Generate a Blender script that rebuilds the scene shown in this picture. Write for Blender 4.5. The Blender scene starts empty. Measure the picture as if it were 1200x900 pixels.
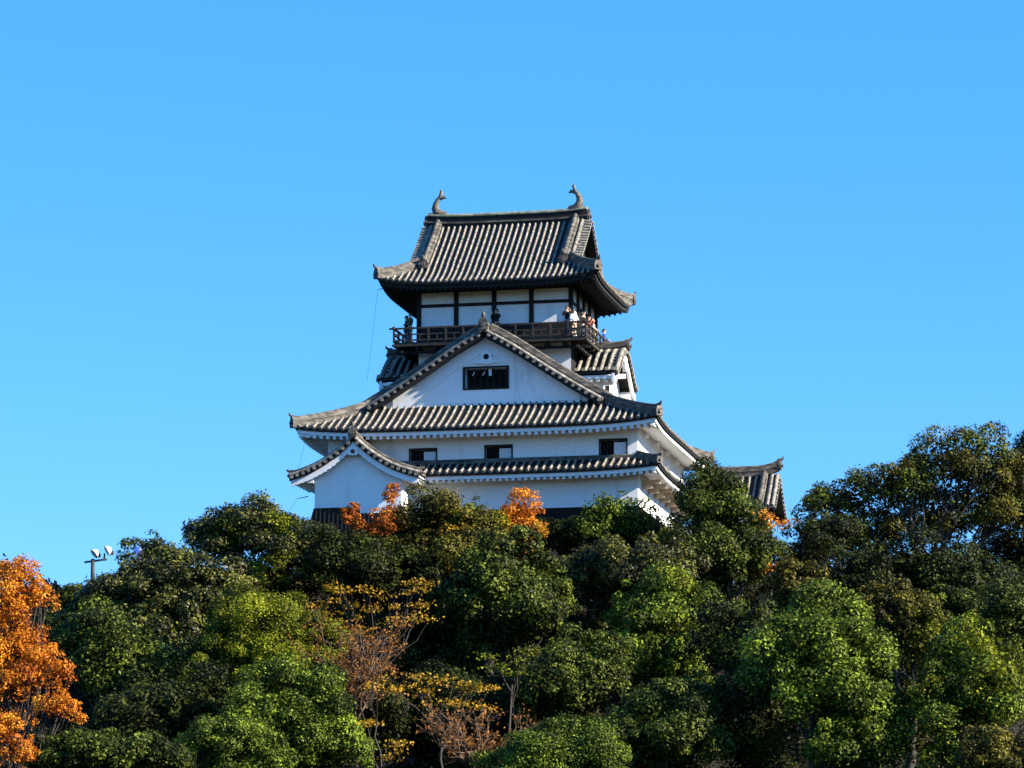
import bpy, math, random
import numpy as np
R = math.radians
sc = bpy.context.scene
COL = sc.collection

# ------------------------------------------------------------------ camera, sky, sun, exposure
PITCH = math.atan(760 / 4500.)
cam_d = bpy.data.cameras.new('camera'); cam = bpy.data.objects.new('camera', cam_d); COL.objects.link(cam)
cam.location = (0, 0, 1.6); cam.rotation_euler = (R(90) + PITCH, 0, 0)
cam_d.sensor_width = 36; cam_d.lens = 36 * 4500 / 1200.; cam_d.clip_start = 1; cam_d.clip_end = 20000
sc.camera = cam

SUN_EL, SUN_AZ = R(29), R(-20)           # azimuth counted from +X, negative = towards the camera
S = np.array([math.cos(SUN_EL) * math.cos(SUN_AZ), math.cos(SUN_EL) * math.sin(SUN_AZ), math.sin(SUN_EL)])
w = bpy.data.worlds.new('World'); sc.world = w; w.use_nodes = True
nt = w.node_tree; nt.nodes.clear()
sky = nt.nodes.new('ShaderNodeTexSky'); sky.sky_type = 'NISHITA'; sky.sun_disc = False
sky.sun_elevation = SUN_EL; sky.sun_rotation = math.pi / 2 - SUN_AZ
sky.altitude = 100; sky.air_density = 1.0; sky.dust_density = 0.0; sky.ozone_density = 3.0
hs = nt.nodes.new('ShaderNodeHueSaturation'); hs.inputs['Hue'].default_value = 0.5; hs.inputs['Saturation'].default_value = 1.35
bg = nt.nodes.new('ShaderNodeBackground'); bg.inputs['Strength'].default_value = 0.070
out = nt.nodes.new('ShaderNodeOutputWorld')
even = nt.nodes.new('ShaderNodeMix'); even.data_type = 'RGBA'; even.inputs[0].default_value = 0.42; even.inputs[7].default_value = (0.56, 2.60, 5.2, 1)   # clear, even azure
nt.links.new(sky.outputs[0], hs.inputs['Color']); nt.links.new(hs.outputs[0], even.inputs[6]); tone = nt.nodes.new('ShaderNodeMix'); tone.data_type = 'RGBA'; tone.blend_type = 'MULTIPLY'; tone.inputs[0].default_value = 1; tone.inputs[7].default_value = (.84, 1.0, 1.28, 1)
nt.links.new(even.outputs[2], tone.inputs[6]); nt.links.new(tone.outputs[2], bg.inputs[0]); nt.links.new(bg.outputs[0], out.inputs[0])

sun_d = bpy.data.lights.new('sun', 'SUN'); sun_d.energy = 5.0; sun_d.angle = R(0.5); sun_d.color = (1.0, 0.91, 0.77)
sun = bpy.data.objects.new('sun', sun_d); COL.objects.link(sun)
from mathutils import Vector
sun.rotation_euler = Vector(S).to_track_quat('Z', 'Y').to_euler()
sun.location = tuple(S * 500)

sc.view_settings.view_transform = 'Standard'; sc.view_settings.look = 'None'
sc.view_settings.exposure = 1.55; sc.view_settings.gamma = 1; sc.view_settings.use_curve_mapping = False
sc.render.engine = 'CYCLES'
sc.cycles.max_bounces = 6; sc.cycles.diffuse_bounces = 4; sc.cycles.transmission_bounces = 3; sc.cycles.transparent_max_bounces = 4
sc.cycles.caustics_reflective = False; sc.cycles.caustics_refractive = False

# ------------------------------------------------------------------ geometry of the view, used to plan where things stand
F = 4500.; A = R(12); D = 212.
CAM = np.array([0, 0, 1.6])
fwv = np.array([0, math.cos(PITCH), math.sin(PITCH)]); upv = np.array([0, -math.sin(PITCH), math.cos(PITCH)])
def at(x, y, Y):
    d = np.array([1., 0, 0]) * (x - 600) / F + upv * (450 - y) / F + fwv
    return CAM + d * (Y / d[1])
U = np.array([math.cos(A), -math.sin(A), 0]); V = np.array([math.sin(A), math.cos(A), 0])
O = at(565, 595, D)
def world(u, v, z): return O + U * u + V * v + np.array([0, 0, z])

# ------------------------------------------------------------------ materials
def mat(name, build):
    m = bpy.data.materials.new(name); m.use_nodes = True
    t = m.node_tree; t.nodes.clear()
    o = t.nodes.new('ShaderNodeOutputMaterial')
    p = t.nodes.new('ShaderNodeBsdfPrincipled')
    t.links.new(p.outputs[0], o.inputs[0])
    build(t, p, o)
    return m
def ramp(t, fac, stops):
    r = t.nodes.new('ShaderNodeValToRGB')
    e = r.color_ramp.elements
    while len(e) < len(stops): e.new(0.5)
    for k, (pos, c) in enumerate(stops):
        e[k].position = pos; e[k].color = (*c, 1)
    t.links.new(fac, r.inputs[0])
    return r.outputs[0]
def noise(t, scale, detail=4, stretch=None, rough=0.6):
    c = t.nodes.new('ShaderNodeTexCoord'); n = t.nodes.new('ShaderNodeTexNoise')
    n.inputs['Scale'].default_value = scale; n.inputs['Detail'].default_value = detail; n.inputs['Roughness'].default_value = rough
    if stretch:
        mp = t.nodes.new('ShaderNodeMapping'); mp.inputs['Scale'].default_value = stretch
        t.links.new(c.outputs['Object'], mp.inputs[0]); t.links.new(mp.outputs[0], n.inputs[0])
    else: t.links.new(c.outputs['Object'], n.inputs[0])
    return n.outputs[0]
def bump(t, p, h, strength, dist=0.02):
    b = t.nodes.new('ShaderNodeBump'); b.inputs['Strength'].default_value = strength; b.inputs['Distance'].default_value = dist
    t.links.new(h, b.inputs['Height']); t.links.new(b.outputs[0], p.inputs['Normal'])
def simple(name, stops, scale, rough=0.8, detail=5, stretch=None, bmp=0.0, spec=0.3):
    def b(t, p, o):
        n = noise(t, scale, detail, stretch)
        t.links.new(ramp(t, n, stops), p.inputs['Base Color'])
        p.inputs['Roughness'].default_value = rough; p.inputs['Specular IOR Level'].default_value = spec
        if bmp: bump(t, p, n, bmp)
    return mat(name, b)
PLASTER = None
def _pl(t, p, o):
    n1 = noise(t, 0.9, 6, (1, 1, 0.25), 0.65); n2 = noise(t, 6, 5)
    c1 = ramp(t, n1, [(0.28, (.66, .65, .62)), (0.42, (.85, .845, .835)), (0.8, (.90, .895, .885))])
    c2 = ramp(t, n2, [(0.3, (.90, .90, .89)), (0.6, (1, 1, 1))])
    mx = t.nodes.new('ShaderNodeMix'); mx.data_type = 'RGBA'; mx.blend_type = 'MULTIPLY'; mx.inputs[0].default_value = 1
    t.links.new(c1, mx.inputs[6]); t.links.new(c2, mx.inputs[7]); t.links.new(mx.outputs[2], p.inputs['Base Color'])
    p.inputs['Roughness'].default_value = .85; p.inputs['Specular IOR Level'].default_value = .2
    bump(t, p, n2, .15)
PLASTER = mat('white_plaster', _pl)
TILE = simple('round_tile', [(0.30, (0.0465, 0.0417, 0.0344)), (0.43, (0.1393, 0.1260, 0.1028)), (0.55, (0.2255, 0.2057, 0.1691)), (0.70, (0.3449, 0.3150, 0.2653))], 4.5, .7, 6, None, .3)
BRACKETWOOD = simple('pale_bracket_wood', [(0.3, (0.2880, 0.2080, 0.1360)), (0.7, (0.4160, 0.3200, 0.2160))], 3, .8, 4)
PAN_SHADED = simple('pan_tile_shaded', [(0.3, (0.0058, 0.0058, 0.0058)), (0.6, (0.0125, 0.0120, 0.0110)), (0.8, (0.0240, 0.0226, 0.0202))], 3, .75, 5, None, .3)  # pan tiles darker than round ones: the shade between rolls is painted in
RIDGE = simple('ridge_tile', [(0.30, (0.0225, 0.0206, 0.0179)), (0.48, (0.0707, 0.0643, 0.0533)), (0.62, (0.1478, 0.1318, 0.1060)), (0.8, (0.2314, 0.2056, 0.1671))], 3.2, .75, 6, (0.6426, 0.6426, 1.9278), .4)
PATINA = simple('ridge_patina', [(0.3, (0.0480, 0.0560, 0.0400)), (0.5, (0.1600, 0.1760, 0.1200)), (0.7, (0.2720, 0.2640, 0.1760))], 2.5, .6, 5, None, .2)
WOODBLACK = simple('black_timber', [(0.3, (0.0052, 0.0052, 0.0052)), (0.7, (0.0143, 0.0130, 0.0117))], 3, .8, 4, (1, 1, 4), .2)
WOODGREY = simple('weathered_timber', [(0.3, (0.0144, 0.0120, 0.0096)), (0.55, (0.0360, 0.0312, 0.0250)), (0.8, (0.0720, 0.0624, 0.0480))], 3, .8, 5, (0.9600, 0.9600, 2.8800), .3)
BOARDS = simple('black_boards', [(0.3, (0.0030, 0.0030, 0.0030)), (0.7, (0.0090, 0.0085, 0.0080))], 4, .75, 4, (6, 6, .4), .4)
DARKROOM = simple('dark_interior', [(0.3, (.004, .004, .005)), (0.7, (.012, .011, .011))], 2, .9)
BRONZE = simple('fish_clay', [(0.3, (0.0375, 0.0338, 0.0300)), (0.6, (0.1200, 0.1050, 0.0825)), (0.8, (0.2100, 0.1875, 0.1500))], 6, .6, 5, None, .4)
SHUTTER = simple('pale_shutter', [(0.3, (.60, .61, .64)), (0.7, (.74, .75, .77))], 5, .7, 4, (8, 8, .5), .2)
def _stone(t, p, o):
    c = t.nodes.new('ShaderNodeTexCoord'); v = t.nodes.new('ShaderNodeTexVoronoi'); v.inputs['Scale'].default_value = 1.3
    t.links.new(c.outputs['Object'], v.inputs[0])
    t.links.new(ramp(t, v.outputs['Distance'], [(0, (.035, .033, .03)), (.5, (.025, .024, .022)), (.75, (.006, .006, .006))]), p.inputs['Base Color'])
    p.inputs['Roughness'].default_value = .9; bump(t, p, v.outputs['Distance'], .8, .1)
STONE = mat('rough_stone', _stone)
BARK = simple('bark', [(0.3, (0.0210, 0.0175, 0.0140)), (0.6, (0.0630, 0.0525, 0.0420)), (0.8, (0.1190, 0.1050, 0.0840))], 5, .9, 5, (0.7000, 0.7000, 0.2100), .5)
BARKPALE = simple('pale_bark', [(0.3, (.12, .10, .08)), (0.6, (.24, .21, .17)), (0.8, (.33, .30, .25))], 5, .9, 5, (1, 1, .3), .4)
TWIG = simple('twig_bark', [(0.3, (0.0525, 0.0330, 0.0210)), (0.6, (0.1275, 0.0870, 0.0570)), (0.8, (0.2250, 0.1650, 0.1125))], 3, .9, 4)
METAL = simple('white_lamp_metal', [(0.3, (0.4508, 0.4575, 0.4774)), (0.7, (0.5304, 0.5370, 0.5503))], 4, .35, 3, None, 0, .5)
BLUEMETAL = simple('blue_lamp_metal', [(0.3, (.04, .09, .40)), (0.7, (.08, .16, .60))], 4, .4, 3, None, 0, .5)
POLEM = simple('pole_metal', [(0.3, (.03, .03, .03)), (0.7, (.07, .065, .06))], 4, .6)
SOIL = simple('soil', [(0.3, (0.0140, 0.0112, 0.0070)), (0.55, (0.0280, 0.0224, 0.0140)), (0.75, (0.0420, 0.0385, 0.0210))], .6, .95, 8, None, .5)
RIVERBED = simple('riverbank_grass', [(0.3, (0.0240, 0.0280, 0.0120)), (0.6, (0.0480, 0.0480, 0.0240)), (0.8, (0.0800, 0.0720, 0.0480))], .15, .9, 8)

def leafmat(name, dark, mid, light, transl=0.16, rough=0.55, spec=0.12):
    def b(t, p, o):
        a = t.nodes.new('ShaderNodeAttribute'); a.attribute_name = 'tint'
        c = ramp(t, a.outputs['Fac'], [(0.0, dark), (0.5, mid), (1.0, light)])
        t.links.new(c, p.inputs['Base Color']); p.inputs['Roughness'].default_value = rough; p.inputs['Specular IOR Level'].default_value = spec
        tr = t.nodes.new('ShaderNodeBsdfTranslucent'); t.links.new(c, tr.inputs[0])
        m = t.nodes.new('ShaderNodeMixShader'); m.inputs[0].default_value = transl
        t.links.new(p.outputs[0], m.inputs[1]); t.links.new(tr.outputs[0], m.inputs[2]); t.links.new(m.outputs[0], o.inputs[0])
    return mat(name, b)
LEAF = {
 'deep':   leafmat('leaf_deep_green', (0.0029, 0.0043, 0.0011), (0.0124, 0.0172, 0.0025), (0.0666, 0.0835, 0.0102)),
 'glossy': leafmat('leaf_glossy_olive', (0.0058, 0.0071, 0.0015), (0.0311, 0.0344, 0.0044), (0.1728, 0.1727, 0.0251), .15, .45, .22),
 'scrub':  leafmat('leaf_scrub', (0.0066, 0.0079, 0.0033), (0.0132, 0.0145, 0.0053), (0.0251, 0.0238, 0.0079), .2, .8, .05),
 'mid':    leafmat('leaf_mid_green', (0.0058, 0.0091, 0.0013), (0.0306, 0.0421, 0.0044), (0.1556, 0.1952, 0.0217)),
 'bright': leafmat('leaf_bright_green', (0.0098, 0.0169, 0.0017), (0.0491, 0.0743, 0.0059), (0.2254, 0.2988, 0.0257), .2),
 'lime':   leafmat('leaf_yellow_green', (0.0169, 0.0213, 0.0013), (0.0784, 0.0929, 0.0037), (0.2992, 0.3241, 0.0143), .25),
 'olive':  leafmat('leaf_olive', (0.0113, 0.0106, 0.0020), (0.0456, 0.0408, 0.0051), (0.1930, 0.1686, 0.0194)),
 'yellow': leafmat('leaf_yellow', (0.1440, 0.0720, 0.0048), (0.3360, 0.1840, 0.0080), (0.4960, 0.3200, 0.0160), .3, .6, .2),
 'orange': leafmat('leaf_orange', (0.2112, 0.0461, 0.0038), (0.5760, 0.1741, 0.0077), (0.7488, 0.3686, 0.0192), .3, .6, .2),
 'red':    leafmat('leaf_orange_red', (0.1600, 0.0320, 0.0048), (0.3840, 0.0960, 0.0080), (0.5280, 0.2240, 0.0160), .3, .6, .2),
 'rust':   leafmat('leaf_rust', (0.0800, 0.0240, 0.0064), (0.2080, 0.0800, 0.0160), (0.3680, 0.1760, 0.0280), .25, .7, .2),
}

# ------------------------------------------------------------------ mesh builder
class MB:
    def __init__(s): s.v = []; s.f = []; s.m = []; s.sm = []
    def add(s, vs, fs, mi=0, smooth=False):
        b = len(s.v); s.v += [tuple(float(c) for c in p) for p in vs]
        for f in fs: s.f.append(tuple(b + i for i in f)); s.m.append(mi); s.sm.append(smooth)
    def box(s, a, b, mi=0):
        x0, y0, z0 = a; x1, y1, z1 = b
        s.hexa([(x0,y0,z0),(x1,y0,z0),(x1,y1,z0),(x0,y1,z0),(x0,y0,z1),(x1,y0,z1),(x1,y1,z1),(x0,y1,z1)], mi)
    def hexa(s, p, mi=0):
        s.add(p, [(3,2,1,0),(4,5,6,7),(0,1,5,4),(1,2,6,5),(2,3,7,6),(3,0,4,7)], mi)
    def bar(s, p, q, wd, ht, mi=0, up=(0, 0, 1)):
        p = np.array(p, float); q = np.array(q, float); d = q - p; d /= np.linalg.norm(d)
        sd = np.cross(d, up); n = np.linalg.norm(sd); sd = sd / n if n > 1e-6 else np.array([1., 0, 0]); u2 = np.cross(sd, d)
        c = []
        for e in (p, q):
            c += [e - sd*wd/2 - u2*ht/2, e + sd*wd/2 - u2*ht/2, e + sd*wd/2 + u2*ht/2, e - sd*wd/2 + u2*ht/2]
        s.add(c, [(0,3,2,1),(4,5,6,7),(0,1,5,4),(1,2,6,5),(2,3,7,6),(3,0,4,7)], mi)
    def tube(s, pts, r, n=6, mi=0, cap=True, smooth=True):
        pts = [np.array(p, float) for p in pts]
        rr = r if hasattr(r, '__len__') else [r] * len(pts)
        vs = []; prev = None
        for i, p in enumerate(pts):
            d = pts[min(i+1, len(pts)-1)] - pts[max(i-1, 0)]; d = d / (np.linalg.norm(d) + 1e-9)
            if prev is None:
                ref = np.array([0, 0, 1.]) if abs(d[2]) < .9 else np.array([1., 0, 0])
                a = np.cross(ref, d); a /= np.linalg.norm(a)
            else:
                a = prev - d * (prev @ d); a /= (np.linalg.norm(a) + 1e-9)
            prev = a; b = np.cross(d, a)
            for k in range(n):
                t = 2*math.pi*k/n
                vs.append(p + rr[i]*(a*math.cos(t) + b*math.sin(t)))
        fs = [(i*n+k, i*n+(k+1)%n, (i+1)*n+(k+1)%n, (i+1)*n+k) for i in range(len(pts)-1) for k in range(n)]
        s.add(vs, fs, mi, smooth)
        if cap:
            m = len(pts) - 1
            s.add(vs[:n], [tuple(range(n))[::-1]], mi); s.add(vs[m*n:], [tuple(range(n))], mi)
    def sweep(s, path, prof, mi=0, cap=True, ups=None):
        """prof: closed list of (side, up); side is horizontal and square to the path, up is vertical"""
        path = [np.array(p, float) for p in path]; n = len(prof); vs = []
        for i, p in enumerate(path):
            d = path[min(i+1, len(path)-1)] - path[max(i-1, 0)]
            sd = np.array([d[1], -d[0], 0]); sd /= (np.linalg.norm(sd) + 1e-9)
            for (a, b) in prof: vs.append(p + sd*a + np.array([0, 0, b]))
        fs = [(i*n+k, i*n+(k+1)%n, (i+1)*n+(k+1)%n, (i+1)*n+k) for i in range(len(path)-1) for k in range(n)]
        if cap: fs += [tuple(range(n))[::-1], tuple((len(path)-1)*n + k for k in range(n))]
        s.add(vs, fs, mi)
    def grid(s, fn, nu, nv, mi=0, smooth=True):
        vs = [fn(i/nu, j/nv) for j in range(nv+1) for i in range(nu+1)]
        fs = [(j*(nu+1)+i, j*(nu+1)+i+1, (j+1)*(nu+1)+i+1, (j+1)*(nu+1)+i) for j in range(nv) for i in range(nu)]
        s.add(vs, fs, mi, smooth)
    def prism(s, poly, off, mi=0):
        """poly: list of 3-D points (one plane); off: extrusion vector"""
        n = len(poly); a = [np.array(p, float) for p in poly]; b = [p + np.array(off) for p in a]
        s.add(a + b, [tuple(range(n)), tuple(range(n, 2*n))[::-1]] + [(i, (i+1) % n, n+(i+1) % n, n+i)[::-1] for i in range(n)], mi)
    def lathe(s, base, axis, prof, n=12, mi=0):
        """prof: list of (along axis, radius)"""
        ax = np.array(axis, float); ax /= np.linalg.norm(ax)
        a = np.cross(ax, [0, 0, 1.]) if abs(ax[2]) < .9 else np.cross(ax, [1., 0, 0]); a /= np.linalg.norm(a); b = np.cross(ax, a)
        vs = [np.array(base) + ax*h + r*(a*math.cos(2*math.pi*k/n) + b*math.sin(2*math.pi*k/n)) for h, r in prof for k in range(n)]
        m = len(prof)
        fs = [(i*n+k, i*n+(k+1)%n, (i+1)*n+(k+1)%n, (i+1)*n+k) for i in range(m-1) for k in range(n)]
        s.add(vs, fs, mi, True)
    def build(s, name, mats, parent=None, bevel=0):
        me = bpy.data.meshes.new(name); me.from_pydata(s.v, [], s.f); me.validate()
        if not isinstance(mats, (list, tuple)): mats = [mats]
        for m in mats: me.materials.append(m)
        if len(me.polygons) == len(s.m):
            me.polygons.foreach_set('material_index', s.m); me.polygons.foreach_set('use_smooth', s.sm)
        me.update()
        o = bpy.data.objects.new(name, me); COL.objects.link(o)
        if parent: o.parent = parent
        return o
def tag(o, label=None, cat=None, group=None, kind=None):
    if label: o['label'] = label
    if cat: o['category'] = cat
    if group: o['group'] = group
    if kind: o['kind'] = kind
    return o
def empty(name, loc, rz=0, label=None, cat=None, group=None):
    o = bpy.data.objects.new(name, None); COL.objects.link(o); o.location = tuple(loc); o.rotation_euler = (0, 0, rz)
    o.empty_display_size = .2
    return tag(o, label, cat, group)
def catmull(pts, x):
    xs = [p[0] for p in pts]; ys = [p[1] for p in pts]; n = len(xs)
    if x <= xs[0]: return ys[0] + (x - xs[0]) * (ys[1]-ys[0])/(xs[1]-xs[0])
    if x >= xs[-1]: return ys[-1] + (x - xs[-1]) * (ys[-1]-ys[-2])/(xs[-1]-xs[-2])
    i = max(k for k in range(n-1) if xs[k] <= x)
    def sl(k):
        if k == 0: return (ys[1]-ys[0])/(xs[1]-xs[0])
        if k == n-1: return (ys[-1]-ys[-2])/(xs[-1]-xs[-2])
        return (ys[k+1]-ys[k-1])/(xs[k+1]-xs[k-1])
    h = xs[i+1]-xs[i]; t = (x-xs[i])/h
    return (2*t**3-3*t*t+1)*ys[i] + (t**3-2*t*t+t)*h*sl(i) + (-2*t**3+3*t*t)*ys[i+1] + (t**3-t*t)*h*sl(i+1)

# ------------------------------------------------------------------ ground: one sheet from the river bank up the castle hill to the horizon
def sstep(a, b, x):
    t = np.clip((x-a)/(b-a), 0, 1); return t*t*(3-2*t)
def hill(x, y):
    x = np.asarray(x, float); y = np.asarray(y, float)
    front = np.interp(y, [118, 150, 167, 181, 190, 199, 205, 209, 213, 240, 340], [0, 1.2, 6.5, 10.5, 13, 17, 21.5, 24.6, 26, 26.5, 0])
    side = 1 - sstep(45, 120, np.abs(x - 3))
    return front*(.25 + .75*side) + .5*np.sin(x*.21 + 1.3)*np.sin(y*.17)*np.clip(front/8, 0, 1)
def make_ground():
    xs = np.concatenate([np.linspace(-6000, -150, 14), np.linspace(-140, 140, 113), np.linspace(150, 6000, 14)])
    ys = np.concatenate([np.linspace(-3000, 100, 18), np.linspace(104, 340, 100), np.linspace(360, 9000, 20)])
    X, Y = np.meshgrid(xs, ys); Z = hill(X, Y); Z[np.abs(X) > 145] *= 0.9
    m = MB(); nx = len(xs); ny = len(ys)
    m.v = [tuple(p) for p in np.stack([X, Y, Z], -1).reshape(-1, 3)]
    for j in range(ny-1):
        for i in range(nx-1):
            m.f.append((j*nx+i, j*nx+i+1, (j+1)*nx+i+1, (j+1)*nx+i)); m.m.append(1 if ys[j] >= 124 else 0); m.sm.append(True)
    o = m.build('ground', [RIVERBED, SOIL]); tag(o, kind='structure')
make_ground()

# ------------------------------------------------------------------ roof pieces
SP = 0.45; RR = 0.105
SP4, RR4, SP2, RR2 = .345, .072, .42, .080
class Skirt:
    """a hipped band of roof round a rectangle; every side rises from the eave (q=0) to the inner rectangle (q=1)"""
    def __init__(s, outer, inner, z0, H, lift, bend=.25, sp=SP2, rr=RR2):
        s.sp = sp; s.rr = rr
        s.o = outer; s.i = inner; s.z0 = z0; s.H = H; s.lift = lift; s.b = bend
    def lohi(s, side, q):
        k = (0, 1) if side in 'fb' else (2, 3)
        return tuple(s.o[j] + (s.i[j]-s.o[j])*q for j in k)
    def z(s, side, c, q):
        lo, hi = s.lohi(side, q); wn = min(1., abs(2*(c-lo)/(hi-lo) - 1))
        return s.z0 + s.H*((1-s.b)*q + s.b*q*q) + s.lift*wn**5*max(0, 1-q)**1.3
    def P(s, side, c, q, dz=0):
        z = s.z(side, c, q) + dz; o, i = s.o, s.i
        if side == 'f': return np.array([c, o[2]+(i[2]-o[2])*q, z])
        if side == 'b': return np.array([c, o[3]+(i[3]-o[3])*q, z])
        if side == 'l': return np.array([o[0]+(i[0]-o[0])*q, c, z])
        return np.array([o[1]+(i[1]-o[1])*q, c, z])
    def qmax(s, side, c):
        lo0, hi0 = s.lohi(side, 0); lo1, hi1 = s.lohi(side, 1); q = 1.
        if c < lo1: q = min(q, (c-lo0)/(lo1-lo0))
        if c > hi1: q = min(q, (hi0-c)/(hi0-hi1))
        return q
    def tiles(s, mb, side, clip=None, nq=7, q1=1.0):
        lo0, hi0 = s.lohi(side, 0)
        a, b = clip if clip else (lo0, hi0)
        def fn(x, q):
            lo, hi = s.lohi(side, q*q1); lo = max(lo, a); hi = min(hi, b); return s.P(side, lo + (hi-lo)*x, q*q1)
        mb.grid(fn, 48, nq, 1)
        # a dark tile edge under the eave
        mb.grid(lambda x, t: s.P(side, a+(b-a)*x, 0) + np.array([0, 0, -.17*t]), 48, 1, 1)
        c0 = (lo0+hi0)/2; k = int((hi0-lo0)/2/s.sp)
        for j in range(-k, k+1):
            c = c0 + j*s.sp
            if not (a+.1 <= c <= b-.1): continue
            qm = s.qmax(side, c)*q1
            if qm < .05: continue
            n = max(2, int(nq*qm)+1)
            jt = (j*7919 % 13 - 6)*.003; pts = [s.P(side, c, qm*t/n, .05+jt*.5) + np.array([jt, jt, 0])*(1 if t else .3) for t in range(n+1)]
            d = pts[0]-pts[1]; d /= np.linalg.norm(d)
            mb.tube([pts[0]+d*.06] + pts, s.rr, 6, 0)
            mb.tube([pts[0]+d*.13, pts[0]+d*.02], s.rr*1.22, 7, 0)
    def hip(s, mb, corner, wd=.34, ht=.40, q0=-.02, q1=1.):
        side, e = corner[0], corner[1]
        def pt(q): return s.P(side, s.lohi(side, q)[0 if e == '-' else 1], q)
        pts = [pt(q0 + (q1-q0)*k/10) for k in range(11)]
        ridge_run(mb, pts, wd, ht)
        d = pts[0]-pts[1]; d[2] = 0; d /= np.linalg.norm(d)
        ridge_end(mb, pts[0]+np.array([0, 0, ht*.5]), d, wd*1.25, ht*1.3)
    def soffit(s, mb, side, wall, clip=None, mi=0, drop=.40, rafter=None, sp=.36, fascia=.2):
        """white board at the eave, sloping underside back to the wall, rafters below it"""
        lo0, hi0 = s.lohi(side, 0); a, b = clip if clip else (lo0+.12, hi0-.12)
        axis = {'f': 2, 'b': 3, 'l': 0, 'r': 1}[side]
        qw = (wall - s.o[axis])/(s.i[axis]-s.o[axis])
        qe = .10/abs(s.i[axis]-s.o[axis])
        slope = s.H*qw*.45
        def under(c, q):
            t = (q-qe)/(qw-qe); p = s.P(side, c, q*0 + qe); g = s.P(side, c, q)
            c2 = c
            zc = s.z(side, c, 0)*(1-t) + (s.z0)*t
            return np.array([g[0], g[1], zc - .17 - fascia + slope*t])
        mb.grid(lambda x, t: under(a+(b-a)*x, qe) + np.array([0, 0, fascia*t]), 48, 1, mi)
        def cc(x, t):
            q = qe + (qw-qe)*t; lo, hi = s.lohi(side, q); return under(max(a, lo)+(min(b, hi)-max(a, lo))*x, q)
        mb.grid(cc, 48, 3, mi)
        if rafter:
            wd, ht = rafter; n = int((b-a)/sp)
            for k in range(n+1):
                c = a + (b-a)*(k+.5)/(n+1)
                p = under(c, qe*1.5); q = under(c, qw*.98)
                mb.bar(p+np.array([0, 0, -ht/2+.01]), q+np.array([0, 0, -ht/2+.01]), wd, ht, mi)
def ridge_run(mb, pts, wd, ht, mi=2, top=.13):
    h = wd/2
    mb.sweep(pts, [(-h, -.1), (h, -.1), (h*.9, ht*.45), (h*1.08, ht*.5), (h*.85, ht), (-h*.85, ht), (-h*1.08, ht*.5), (-h*.9, ht*.45)], mi)
    mb.tube([p+np.array([0, 0, ht+.02]) for p in pts], top, 6, mi)
def ridge_end(mb, p, d, wd, ht, mi=2, horn=True):
    """demon tile at the end of a ridge with a horn curling up and out"""
    d = np.array(d, float); sd = np.array([d[1], -d[0], 0])
    pol = [(-.5, -.55), (.5, -.55), (.55, -.1), (.42, .35), (.18, .6), (-.18, .6), (-.42, .35), (-.55, -.1)]
    mb.prism([p + sd*a*wd + np.array([0, 0, b*ht]) for a, b in pol], d*.14, mi)
    if horn: mb.tube([p + np.array([0, 0, ht*.55]) - d*.1, p + np.array([0, 0, ht*.62]) + d*.14, p + np.array([0, 0, ht*.78]) + d*.25, p + np.array([0, 0, ht*.98]) + d*.27], [.10, .09, .07, .04], 6, mi)
    mb.tube([p + np.array([0, 0, -.1*ht]) + d*.10, p + np.array([0, 0, -.1*ht]) + d*.24], wd*.22, 8, mi)
def gable_slope(mb, mp, dr, zf, a0, a1, ac, nd=10, sp=SP2, rr=RR2):
    """tiled slope: mp(d, a, z) puts a point d away from the ridge, a along it"""
    d0, d1 = dr
    mb.grid(lambda x, t: mp(d0+(d1-d0)*t, a0+(a1-a0)*x, zf(d0+(d1-d0)*t)), 6, nd, 1)
    mb.grid(lambda x, t: mp(d0+(d1-d0)*t, a0+(a1-a0)*x, zf(d0+(d1-d0)*t)-.2), 6, nd, 1)
    k0 = math.ceil((a0-ac)/sp); k1 = math.floor((a1-ac)/sp)
    for k in range(k0, k1+1):
        a = ac + k*sp
        mb.tube([mp(d, a, zf(d)+.05) for d in np.linspace(d0, d1, nd+1)], rr, 6, 0)
def verge(mb, mp, dr, zf, a, out, board=.30, n=14, step=.42, brd=1, cross=0):
    """gable edge: a roll along the edge, a row of tile ends below it, a dark board below those; out = +1/-1 along a"""
    d0, d1 = dr; ds = np.linspace(d0, d1, n+1)
    if cross:
        mb.grid(lambda x, t: mp(d0+(d1-d0)*x, a-out*cross*t, zf(d0+(d1-d0)*x)-.02), n, 1, 1)
        mb.tube([mp(d, a-out*cross, zf(d)+.10) for d in ds], .12, 6, 0)
    else:
        mb.tube([mp(d, a-out*.10, zf(d)+.08) for d in ds], .11, 6, 0)
        mb.tube([mp(d, a-out*.40, zf(d)+.10) for d in ds], .10, 6, 0)
    L = sum(np.linalg.norm(mp(ds[i+1], a, zf(ds[i+1])) - mp(ds[i], a, zf(ds[i]))) for i in range(n)); m = max(2, int(L/step))
    for k in range(m):
        d = d0 + (d1-d0)*(k+.5)/m
        if cross: mb.tube([mp(d, a-out*cross, zf(d)+.05), mp(d, a+out*.08, zf(d)-.02)], .11, 7, 0)
        else: mb.tube([mp(d, a-out*.35, zf(d)-.10), mp(d, a+out*.10, zf(d)-.10)], .105, 7, 0)
    mb.grid(lambda x, t: mp(d0+(d1-d0)*x, a, zf(d0+(d1-d0)*x) - .06 - board*t), n, 1, brd)
    mb.grid(lambda x, t: mp(d0+(d1-d0)*x, a-out*.5*t, zf(d0+(d1-d0)*x) - .06 - board), n, 1, brd)

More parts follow.
